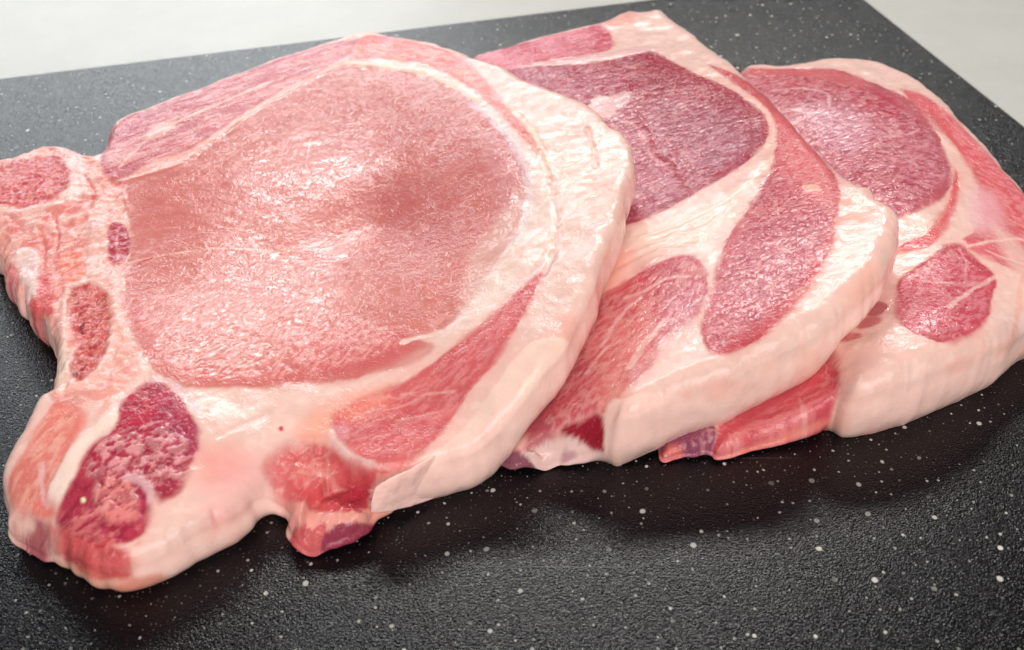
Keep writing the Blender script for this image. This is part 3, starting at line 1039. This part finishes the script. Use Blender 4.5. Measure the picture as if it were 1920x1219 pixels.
c1.rags = [([(-60, 440), (30, 440), (110, 560), (120, 640), (80, 640), (-60, 560)], 2.2), ([(520, 960), (760, 960), (740, 1080), (520, 1080)], 1.8), ([(0, 960), (110, 960), (200, 1060), (180, 1150), (0, 1080)], 1.4)]
c1.outline([(-40, 330), (0, 303), (40, 290), (75, 275), (107, 270), (135, 276), (158, 290), (186, 288), (198, 266), (212, 232), (250, 213), (330, 181), (430, 143), (520, 109), (600, 83), (660, 64),
            (700, 60), (740, 68), (800, 79), (850, 92), (885, 106), (930, 120), (985, 146), (1040, 170), (1085, 185), (1122, 205), (1147, 235), (1170, 272, 38), (1183, 318, 34), (1187, 365, 30), (1180, 400, 26),
            (1169, 432, 25), (1165, 470, 24), (1156, 505, 23), (1141, 535, 22), (1128, 566, 21), (1121, 600, 20), (1102, 650, 18), (1080, 700, 16), (1060, 740, 15), (1040, 770, 13), (1000, 815, 9), (950, 866, 5),
            (905, 906, 3), (860, 926, 2), (800, 943, 2), (750, 951, 2), (735, 966, 1), (705, 985, 0), (690, 1008, 0), (650, 1024, 0), (612, 1030, 0), (596, 1042, 0), (560, 1034, 0), (542, 1016, 0), (552, 995, 0),
            (540, 975, 1), (520, 962, 3), (503, 968, 2), (483, 985, 1), (475, 1005, 0), (445, 1030, 0), (400, 1052, 0), (370, 1066, 0), (335, 1090, 0), (300, 1106, 0), (255, 1119, 0), (210, 1119, 0), (180, 1112, 0),
            (160, 1093, 0), (130, 1076, 0), (108, 1056, 0), (72, 1046, 0), (38, 1030, 0), (26, 1012, 1), (28, 980, 4), (12, 940, 9), (5, 908, 11), (18, 880, 12), (45, 840, 13), (65, 800, 14), (82, 765, 15),
            (96, 730), (101, 690), (101, 650), (95, 622), (75, 598), (55, 578), (40, 552), (14, 536), (5, 515), (10, 495), (5, 478), (-5, 462), (-40, 440)])
# bone end on the left
c1.area([(-60, 300), (60, 270), (150, 280), (195, 310), (232, 345), (238, 420), (240, 480), (232, 530), (240, 600), (262, 680), (240, 715), (215, 740), (150, 760), (90, 740), (90, 600), (0, 540), (-60, 460)],
        (232, 160, 148), 'bone', 'bone', feather=1.2, lean=0.35, var=0.16, rough=0.9)
c1.fleck([(-40, 300), (150, 280), (235, 350), (240, 480), (235, 600), (250, 700), (100, 740), (90, 600), (0, 520)], (243, 196, 184), 3.4, 0.6, 0.6, 70, 1.6, dz=0.3)
c1.fleck([(0, 380), (150, 370), (230, 400), (235, 560), (110, 600), (40, 540)], (222, 104, 102), 3.0, 0.45, 0.55, 70, 1.8, dz=-0.3)
c1.area([(-60, 330), (20, 305), (70, 295), (108, 292), (128, 312), (130, 345), (104, 370), (62, 384), (0, 388), (-60, 390)], (212, 100, 104), 'marrow', 'bone', feather=1.3, lean=0.8, var=0.2)
c1.fleck([(-60, 320), (100, 292), (130, 330), (90, 375), (-60, 390)], (188, 62, 76), 1.0, 0.5, 0.7, sharp=0.04, dz=-0.3)
c1.fleck([(-60, 320), (100, 292), (130, 330), (90, 375), (-60, 390)], (234, 160, 150), 0.8, 0.5, 0.6, sharp=0.04)
c1.area([(100, 272), (150, 285), (160, 330), (150, 370), (125, 380), (132, 340), (125, 305)], (240, 196, 190), feather=1.2, opacity=0.9, lean=0.1, dz=0.4)
c1.area([(128, 548), (165, 532), (203, 548), (206, 600), (200, 650), (180, 690), (148, 716), (132, 700), (142, 650), (132, 600)], (202, 92, 90), 'marrow', 'bone', feather=1.4, lean=0.8, var=0.2, dz=-0.5, rough=0.5)
c1.fleck([(128, 548), (203, 548), (205, 640), (150, 715), (135, 690), (140, 620)], (160, 44, 52), 1.2, 0.40, 0.7, 70, 1.5, sharp=0.05, dz=-0.5)
c1.fleck([(128, 548), (203, 548), (205, 640), (150, 715), (135, 690), (140, 620)], (232, 150, 138), 1.0, 0.5, 0.6, 70, 1.5, sharp=0.05)
c1.vein([(152, 620), (158, 604)], (120, 20, 34), 0.7, 0.8, 0)
c1.vein([(140, 705), (152, 690)], (120, 24, 36), 0.9, 0.8, 0)
c1.area([(166, 395), (198, 390), (202, 440), (198, 500), (184, 522), (162, 518), (166, 460)], (238, 184, 172), 'cartilage', 'bone', feather=0.9, lean=0.1, dz=0.6)
c1.area([(112, 482), (130, 470), (152, 476), (160, 500), (156, 524), (128, 532), (112, 512)], (238, 138, 118), feather=1.0, lean=0.1, dz=0.6)
c1.area([(26, 482), (50, 464), (72, 478), (74, 520), (68, 552), (48, 560), (40, 530)], (232, 198, 190), 'cartilage', 'bone', feather=1.0, lean=0.0, dz=0.6)
c1.area([(72, 520), (92, 515), (100, 560), (98, 590), (76, 582)], (214, 70, 78), feather=1.5, opacity=0.8)
c1.area([(48, 560), (72, 565), (74, 592), (56, 580)], (216, 60, 70), feather=1.0, opacity=0.8)
c1.area([(5, 500), (28, 498), (34, 530), (12, 530)], (226, 130, 132), feather=1.0, opacity=0.8)
c1.vein([(122, 560), (117, 620), (124, 690), (142, 722), (176, 706), (207, 655), (213, 600), (210, 552), (170, 530), (130, 542), (122, 560)], (240, 192, 178), 1.0, 0.8, 0.2, dz=0.4, lean=0.1)
c1.vein([(-30, 396), (30, 396), (70, 392), (112, 380), (140, 350)], (242, 204, 192), 1.6, 0.85, 0.2, dz=0.4, lean=0.1)
c1.vein([(100, 400), (110, 440), (104, 470)], (206, 60, 66), 0.7, 0.7, 0.2, dz=-0.6)
c1.vein([(160, 330), (176, 360), (168, 392)], (214, 84, 86), 0.8, 0.7, 0.2, dz=-0.5)
c1.vein([(75, 430), (84, 470), (78, 510)], (220, 110, 110), 0.7, 0.7, 0.2, dz=-0.6)
c1.vein([(30, 430), (60, 440), (100, 455), (140, 450)], (226, 120, 110), 0.9, 0.5)
c1.vein([(10, 400), (40, 430), (30, 450)], (214, 110, 108), 0.8, 0.5, dz=-0.3)
c1.vein([(205, 560), (222, 620), (232, 680), (205, 740), (190, 790)], (232, 164, 146), 1.3, 0.7, dz=0.3)
c1.vein([(216, 520), (222, 580), (240, 640), (262, 690)], (240, 196, 184), 1.4, 0.7, dz=0.3)
c1.area([(105, 650), (125, 650), (128, 700), (118, 740), (102, 720)], (242, 212, 194), feather=1.2, opacity=0.8, lean=0.0)
c1.area([(190, 300), (340, 190), (520, 115), (680, 75), (700, 112), (640, 135), (590, 150), (520, 190), (450, 235), (390, 275), (330, 312), (240, 345), (205, 345)], (226, 150, 136), feather=1.5, opacity=0.85, lean=0.6)
# strip of rib meat along the back
c1.area([(188, 300), (198, 268), (213, 234), (330, 184), (430, 146), (520, 112), (620, 80), (680, 72), (680, 92), (640, 112), (560, 152), (480, 198), (400, 252), (345, 285), (285, 300), (240, 332), (205, 335)],
        (194, 90, 96), 'muscle', feather=1.2, var=0.16)
c1.fleck([(195, 290), (330, 190), (520, 115), (660, 75), (640, 110), (480, 195), (345, 285), (240, 330)], (236, 170, 160), 1.4, 0.5, 0.5, 33, 4.5, dz=0.2)
c1.fleck([(200, 270), (330, 190), (520, 115), (660, 75), (600, 110), (440, 190), (300, 250)], (186, 66, 88), 1.4, 0.48, 0.6, 30, 4.0, dz=-0.15)
c1.vein([(225, 312), (275, 262), (340, 225), (420, 190), (510, 152)], (240, 196, 178), 1.0, 0.75)
c1.area([(268, 258), (290, 238), (328, 226), (318, 246), (290, 262)], (232, 184, 172), feather=1.3, opacity=0.7, lean=0.2)
c1.vein([(230, 338), (300, 322), (350, 300), (398, 262), (470, 212), (540, 172), (630, 125)], (240, 180, 158), 1.0, 0.75, dz=0.25)
c1.vein([(215, 345), (260, 335), (330, 315)], (214, 84, 90), 1.2, 0.6)
# eye of the loin
EYE = [(232, 372), (236, 340), (290, 325), (345, 305), (398, 265), (460, 222), (530, 180), (595, 142), (645, 128), (700, 130), (780, 140), (840, 163), (890, 194), (932, 230), (960, 266), (980, 310),
       (992, 352), (986, 400), (964, 450), (932, 490), (908, 525), (886, 560), (852, 600), (825, 624), (800, 628), (765, 638), (800, 640), (814, 650), (790, 670), (740, 690), (680, 705), (600, 717), (520, 722),
       (430, 724), (345, 722), (300, 700), (266, 665), (246, 625), (236, 580), (232, 520), (240, 485), (246, 440), (240, 400)]
c1.area(EYE, (207, 124, 115), 'loin_muscle', 'loin', feather=1.0, warp=0.6, var=0.08)
c1.area([(650, 180), (800, 180), (900, 250), (930, 350), (880, 460), (760, 480), (680, 380), (600, 260)], (197, 111, 106), feather=9, opacity=0.75)
c1.area([(690, 330), (800, 330), (850, 400), (800, 460), (720, 430)], (188, 98, 96), feather=7, opacity=0.6)
c1.area([(300, 480), (440, 470), (540, 500), (520, 560), (400, 570), (290, 540)], (204, 118, 108), feather=4, opacity=0.5)
c1.area([(260, 350), (400, 300), (500, 340), (440, 440), (280, 450)], (204, 112, 106), feather=6, opacity=0.5)
c1.area([(240, 580), (300, 690), (420, 718), (600, 712), (740, 685), (740, 660), (600, 680), (400, 690), (300, 640), (255, 560)], (202, 84, 88), feather=3.5, opacity=0.55)
c1.area([(560, 640), (640, 600), (760, 620), (780, 660), (660, 695), (570, 690)], (208, 92, 100), feather=6, opacity=0.55)
c1.area([(920, 240), (965, 290), (985, 350), (975, 400), (940, 440), (925, 350), (900, 270)], (206, 140, 142), feather=3.5, opacity=0.55)
c1.fleck(EYE, (212, 135, 126), 1.1, 0.45, 0.12, 10, 2.5, dz=0.1)
c1.fleck(EYE, (186, 92, 88), 1.5, 0.42, 0.2, -15, 2.5, dz=-0.08)
c1.fleck([(260, 560), (420, 540), (640, 580), (760, 640), (600, 700), (350, 710), (270, 640)], (236, 166, 158), 0.8, 0.55, 0.6, 60, 2.2, dz=0.15)
c1.vein([(240, 492), (300, 480), (380, 468), (440, 466), (505, 474), (545, 500), (556, 530)], (232, 176, 160), 0.55, 0.75, 0.2)
c1.vein([(440, 466), (500, 470), (600, 466)], (232, 180, 168), 0.5, 0.55)
c1.vein([(258, 496), (272, 488), (284, 484)], (198, 30, 44), 0.5, 0.9, 0)
c1.vein([(500, 580), (560, 568), (640, 545)], (230, 170, 158), 0.5, 0.5)
c1.vein([(756, 640), (790, 632), (826, 622)], (242, 210, 196), 1.1, 0.85, 0.1, lean=0.2)
c1.vein([(620, 640), (680, 622), (760, 610)], (228, 170, 160), 0.5, 0.4)
# small dark muscle beside the bone
c1.area([(204, 432), (214, 420), (236, 424), (244, 450), (240, 478), (224, 494), (208, 490), (203, 462)], (182, 72, 86), 'muscle', feather=0.6, warp=0.3)
c1.vein([(222, 425), (220, 455), (220, 490)], (226, 150, 150), 0.4, 0.7)
# thin bluish silver skin on the eye, cap muscle, seam
c1.vein([(880, 188), (925, 225), (957, 262), (982, 310), (995, 352), (988, 405), (966, 452)], (226, 206, 212), 1.8, 0.55, 0.2, lean=0.3)
c1.vein([(650, 120), (700, 122), (780, 132), (850, 158), (900, 190)], (238, 200, 176), 1.6, 0.8, 0.15, dz=0.3, lean=0.2)
c1.area([(672, 72), (700, 66), (760, 74), (830, 94), (872, 112), (908, 150), (948, 196), (985, 240), (1008, 285), (985, 262), (935, 208), (890, 168), (850, 142), (800, 122), (720, 110), (655, 112), (664, 92)],
        (224, 112, 106), 'muscle', feather=1.1, var=0.14)
c1.fleck([(680, 72), (830, 95), (905, 150), (1000, 270), (890, 165), (800, 120), (660, 108)], (240, 180, 160), 1.2, 0.5, 0.5, -25, 3.0, dz=0.15)
c1.vein([(985, 250), (1018, 300), (1036, 350), (1044, 410), (1040, 470), (1018, 515)], (234, 168, 150), 0.8, 0.6, 0.2, dz=-0.5)
c1.vein([(945, 190), (990, 235), (1015, 280), (1030, 330)], (240, 208, 180), 1.0, 0.6, dz=0.3)
c1.vein([(1100, 240), (1112, 275), (1118, 312)], (232, 150, 130), 0.7, 0.5, dz=-0.5)
c1.area([(1048, 280), (1075, 290), (1080, 330), (1060, 340), (1046, 310)], (240, 168, 146), feather=3, opacity=0.55, lean=0.0)
c1.area([(1040, 600), (1090, 590), (1085, 650), (1050, 660)], (240, 160, 146), feather=5, opacity=0.55, lean=0.0)
c1.area([(1120, 330), (1160, 340), (1150, 400), (1115, 390)], (240, 178, 160), feather=5, opacity=0.45, lean=0.0)
c1.area([(880, 480), (960, 380), (1000, 320), (1030, 400), (1010, 480), (900, 590), (800, 660), (700, 710), (690, 708), (850, 610)], (236, 210, 196), feather=3, opacity=0.4, lean=0.0)
# lower red muscle, orange where it thins out
c1.area([(560, 800), (600, 760), (660, 740), (720, 730), (700, 770), (640, 800), (600, 830), (560, 830)], (238, 160, 136), feather=4, opacity=0.8, lean=0.4)
c1.area([(1017, 506), (1008, 536), (990, 576), (960, 626), (926, 682), (890, 722), (866, 756), (836, 800), (802, 836), (776, 852), (762, 868), (722, 868), (684, 862), (662, 846), (642, 828), (625, 800), (632, 772),
         (690, 742), (760, 716), (800, 690), (850, 652), (900, 611), (950, 566), (985, 531)], (206, 96, 98), 'muscle', feather=1.0, var=0.14)
c1.area([(632, 772), (680, 745), (730, 735), (720, 765), (660, 790)], (236, 140, 118), feather=3.5, opacity=0.7)
c1.fleck([(1010, 520), (900, 710), (780, 850), (660, 840), (640, 780), (800, 700)], (228, 156, 152), 0.9, 0.5, 0.4, 40, 2.5, dz=0.15)
c1.vein([(720, 770), (760, 760), (800, 740), (850, 735)], (232, 168, 160), 0.45, 0.6)
c1.vein([(740, 790), (790, 780), (830, 770)], (232, 168, 160), 0.4, 0.5)
c1.area([(626, 800), (650, 795), (655, 820), (636, 826)], (220, 164, 170), feather=1.5, opacity=0.45)
c1.vein([(622, 815), (642, 838), (665, 858), (700, 868)], (236, 196, 190), 1.0, 0.85, 0.1, lean=0.2, dz=0.4)
c1.area([(770, 840), (800, 838), (790, 862), (762, 872), (700, 872), (740, 855)], (212, 118, 114), feather=2.0, opacity=0.6)
c1.area([(498, 872), (530, 842), (580, 828), (622, 832), (652, 860), (690, 873), (757, 884, 18), (722, 896, 17.5), (707, 906, 17), (699, 930, 12), (697, 955, 9), (715, 958, 9), (750, 953, 8), (770, 975, 0), (700, 1060, 0),
         (520, 1080, 0), (500, 990, 0), (510, 930)], (214, 100, 96), feather=1.5, opacity=0.6, lean=0.6, dz=-3.5, dzf=3.5, rough=0.9)
c1.area([(600, 890), (640, 868), (690, 875), (757, 884, 18), (722, 896, 17.5), (707, 906, 17), (699, 930, 12), (697, 955, 9), (715, 958, 9), (750, 953, 8), (770, 975, 0), (700, 1060, 0),
         (600, 1070, 0), (560, 1000), (570, 930)], (196, 70, 76), feather=1.5, opacity=0.3, lean=0.6, dz=-4.0, dzf=0.6, rough=0.15)
# hollow of red meat in front of the fat tip, shade painted in
c1.area([(494, 884), (500, 856), (540, 836), (590, 826), (622, 832), (650, 858), (690, 872), (745, 876), (760, 884), (725, 894), (708, 905), (700, 922), (680, 924), (640, 928), (596, 930), (556, 924), (524, 910)],
        (206, 84, 86), 'muscle', feather=1.6, var=0.14)
c1.area([(640, 868), (700, 876), (752, 882), (715, 896), (704, 912), (660, 915), (620, 905), (600, 890)], (176, 44, 60), feather=2.5, opacity=0.85, dz=-1.5, dzf=2.0)  # shadow deep in the hollow, painted as a darker red
c1.area([(530, 850), (600, 840), (630, 870), (570, 890)], (222, 124, 116), feather=3, opacity=0.7)
c1.vein([(560, 868), (600, 872), (640, 880)], (232, 160, 150), 0.6, 0.5)
c1.area([(548, 936), (580, 926), (640, 934), (690, 926), (694, 958), (740, 962), (700, 980), (640, 972), (600, 976), (560, 968)], (234, 160, 148), 'fat_seam', 'fat', feather=1.4, lean=0.15, dz=1.0)
c1.area([(612, 985), (640, 972), (705, 978), (720, 990), (680, 1030), (620, 1045), (606, 1020)], (158, 66, 82), 'membrane', feather=1.2)
c1.vein([(620, 1010), (660, 1000), (695, 985)], (216, 130, 130), 0.6, 0.6)
c1.area([(540, 1000), (570, 985), (612, 992), (616, 1015), (600, 1050), (550, 1045), (536, 1020)], (210, 108, 106), 'muscle', feather=1.0, dz=0.8)
c1.area([(524, 968), (556, 972), (562, 995), (545, 1005), (530, 990)], (104, 84, 90), feather=1.0, opacity=0.8)
# tip of the fat rim standing above the hollow
c1.area([(697, 956, 9), (699, 930, 12), (707, 906, 17), (722, 896, 17.5), (757, 884, 18), (790, 864), (835, 835), (930, 720), (1000, 640), (1100, 640), (1000, 900, 5), (860, 990, 0), (760, 990, 3)], (242, 207, 190), feather=0.5, opacity=0.9, lean=0.0)
# dark muscle at the bottom left
DARK = [(240, 742), (284, 713), (322, 728), (352, 764), (370, 800), (371, 840), (352, 886), (336, 924), (302, 940), (286, 925), (280, 960), (272, 995), (240, 1018), (210, 1022), (236, 1044), (234, 1078), (200, 1078),
        (150, 1056), (112, 1030), (118, 1004), (104, 980), (110, 950), (136, 902), (156, 862), (172, 832), (202, 815), (222, 790), (226, 762)]
c1.area(DARK, (176, 56, 76), 'muscle', feather=1.0, var=0.16)
c1.area([(250, 740), (290, 722), (310, 750), (270, 800), (230, 810)], (190, 50, 72), feather=3, opacity=0.7)
c1.area([(300, 740), (350, 780), (365, 840), (330, 850), (300, 800)], (178, 84, 104), feather=4, opacity=0.6)
c1.area([(120, 1000), (180, 1000), (240, 1045), (235, 1078), (160, 1058), (112, 1030)], (206, 84, 84), feather=2.5, opacity=0.75)
c1.fleck([(180, 830), (300, 790), (370, 850), (340, 910), (240, 890), (160, 900)], (232, 162, 162), 1.3, 0.62, 0.75, 30, 1.3, sharp=0.05, dz=0.5)
c1.fleck([(180, 900), (230, 890), (265, 930), (255, 980), (200, 985), (170, 950)], (230, 138, 132), 1.5, 0.85, 0.85, 0, 1.2, sharp=0.06, dz=0.8)
c1.fleck([(110, 960), (270, 960), (235, 1070), (120, 1030)], (224, 128, 124), 1.2, 0.5, 0.6, 30, 1.5, sharp=0.06, dz=0.3)
c1.fleck(DARK, (140, 26, 52), 1.6, 0.42, 0.5, 40, 1.5, sharp=0.08, dz=-0.3)
c1.vein([(240, 898), (262, 902), (280, 918), (283, 940)], (222, 176, 178), 1.3, 0.8, 0.1, dz=0.6, lean=0.2)
c1.vein([(140, 975), (175, 965), (200, 952)], (230, 140, 136), 0.7, 0.7)
c1.vein([(370, 770), (360, 750), (330, 722), (290, 708)], (220, 184, 188), 1.0, 0.7, lean=0.2)
c1.area([(152, 934), (159, 934), (160, 942), (153, 943)], (250, 240, 190), feather=0.35, warp=0.1, lean=0.0, dz=0.2)
# rib strip, bottom left
c1.area([(84, 780), (110, 752), (150, 765), (160, 790), (132, 836), (108, 880), (96, 920), (104, 965), (70, 972), (36, 955), (12, 930), (16, 895), (48, 845)], (222, 124, 112), 'muscle', feather=1.2, var=0.12)
c1.fleck([(84, 780), (150, 765), (120, 860), (96, 920), (60, 965), (15, 920)], (240, 180, 160), 1.3, 0.5, 0.6, 60, 3.0, dz=0.2)
c1.area([(188, 786), (216, 764), (218, 792), (168, 834), (146, 872), (130, 912), (106, 950), (92, 925), (112, 880), (140, 832)], (242, 212, 198), 'fat_seam', 'fat', feather=0.9, lean=0.05, dz=0.5)
c1.vein([(80, 870), (78, 910), (90, 950)], (236, 196, 196), 1.0, 0.6)
c1.area([(24, 975), (55, 968), (90, 985), (84, 1020), (88, 1055), (50, 1050), (20, 1020)], (168, 92, 96), 'membrane', feather=1.3, dz=-1.5)
c1.area([(30, 970), (62, 972), (60, 990), (32, 992)], (230, 190, 175), feather=1.2, opacity=0.8)
c1.area([(240, 1045), (300, 1068), (330, 1100), (240, 1125), (190, 1118), (170, 1080)], (226, 138, 120), feather=3, opacity=0.55, lean=0.1)
# blush in the lower fat, one drop of blood
c1.area([(380, 850), (450, 845), (470, 890), (420, 920), (370, 900)], (236, 128, 118), feather=5, opacity=0.6, lean=0.1)
c1.area([(400, 950), (425, 960), (410, 985), (395, 975)], (236, 140, 136), feather=3, opacity=0.5, lean=0.0)
c1.area([(420, 860), (500, 850), (520, 900), (480, 960), (430, 1000), (380, 960)], (238, 180, 174), feather=6, opacity=0.5, lean=0.0)
c1.vein([(395, 955), (400, 975), (415, 985)], (222, 140, 140), 0.7, 0.5, dz=-0.4)
c1.vein([(385, 990), (400, 1020), (425, 1035)], (232, 180, 172), 0.8, 0.5, dz=-0.5)
c1.vein([(500, 775), (450, 800), (410, 820)], (236, 190, 172), 0.9, 0.4, dz=-0.3)
c1.area([(523, 799), (530, 799), (531, 807), (524, 807)], (196, 20, 56), feather=0.4, warp=0.1, lean=0.2)
c1.front([(95, 985), (150, 1000), (230, 1025), (236, 1062), (200, 1070), (160, 1058), (105, 1042)], (206, 92, 92), None, 9, 0.7, 0.9, var=0.3)
c1.front([(697, 958), (695, 938), (706, 905), (722, 895), (752, 887), (790, 858), (850, 812), (950, 730), (1010, 790), (960, 866), (905, 915), (860, 935), (800, 952), (750, 960), (715, 962)], (247, 203, 190), feather=8)
c1.front([(540, 1012), (560, 990), (590, 975), (614, 985), (614, 1020), (600, 1048), (555, 1042)], (206, 98, 98), None, lean=0.6)
c1.front([(640, 958), (694, 955), (720, 962), (748, 958), (735, 975), (700, 984), (650, 975)], (232, 156, 140), None)
c1.front([(606, 1005), (640, 982), (705, 982), (700, 1010), (650, 1030), (605, 1040)], (150, 58, 76), None, lean=0.7)
c1.front([(105, 1050), (150, 1062), (200, 1080), (245, 1084), (300, 1078), (330, 1095), (290, 1125), (200, 1130), (150, 1110), (100, 1070)], (234, 176, 154), 0, 5, 0.85)
c1.front([(140, 1060), (200, 1072), (240, 1070), (240, 1082), (190, 1086), (150, 1074)], (196, 62, 62), None, 3, 0.7, 0.5)
c1.front([(240, 1085), (300, 1080), (300, 1105), (250, 1118), (210, 1112)], (222, 130, 110), None, 6, 0.6)
r1 = c1.build('largest raw pork chop, topmost, with a broad pink eye and bone along its left edge', group=GROUP)

# free end of the fat rim, a flap standing over the hollow at the front
SEC = [[(710, 906, 16.5), (703, 914, 16.0), (697, 934, 12.5), (694, 962, 8.0), (708, 951, 8.2)],
       [(724, 892, 18.8), (722, 902, 18.6), (719, 930, 13.0), (718, 963, 5.5), (730, 940, 8.0)],
       [(758, 878, 19.6), (756, 890, 19.4), (753, 920, 12.5), (752, 956, 3.2), (765, 930, 6.0)],
       [(800, 852, 19.8), (799, 868, 19.6), (797, 902, 11.5), (797, 945, 1.6), (812, 910, 3.5)],
       [(850, 818, 18.6), (848, 838, 18.2), (846, 874, 10.5), (846, 922, 1.8), (870, 880, 3.0)],
       [(900, 768, 15.5), (898, 790, 15.0), (896, 830, 9.0), (896, 880, 2.6), (910, 850, 3.0)]]
vv = []
for sec in SEC:
    for (a, b_, z) in sec:
        q = unproj([(a, b_)], z / 1000)[0]
        vv.append((q[0] - r1.location.x, q[1] - r1.location.y, z / 1000))
ff = []
for i in range(len(SEC) - 1):
    for k in range(5):
        k2 = (k + 1) % 5
        ff.append((i * 5 + k, i * 5 + k2, (i + 1) * 5 + k2, (i + 1) * 5 + k))
ff.append((4, 3, 2, 1, 0))
ff.append(tuple((len(SEC) - 1) * 5 + k for k in range(5)))
flap = mesh_obj('fat_flap', vv, ff, M_FAT, r1, True)
bm = bmesh.new(); bm.from_mesh(flap.data)
bmesh.ops.recalc_face_normals(bm, faces=bm.faces)
cl = bm.edges.layers.float.new('crease_edge')
for e in bm.edges:
    ids = sorted(v.index for v in e.verts)
    if ids[1] < 5:
        e[cl] = 0.75
    elif ids[1] - ids[0] == 5 and ids[0] % 5 == 3:
        e[cl] = 0.5
bm.to_mesh(flap.data); bm.free()
c1.attrs(flap.data, np.tile(lin((252, 203, 191)), (len(vv), 1)), np.zeros(len(vv)))
sub = flap.modifiers.new('subsurf', 'SUBSURF'); sub.levels = 4; sub.render_levels = 4
tx = bpy.data.textures.new('flap_lumps', 'CLOUDS'); tx.noise_scale = 0.004
dm = flap.modifiers.new('lumps', 'DISPLACE'); dm.texture = tx; dm.strength = 0.0007; dm.mid_level = 0.5; dm.texture_coords = 'LOCAL'
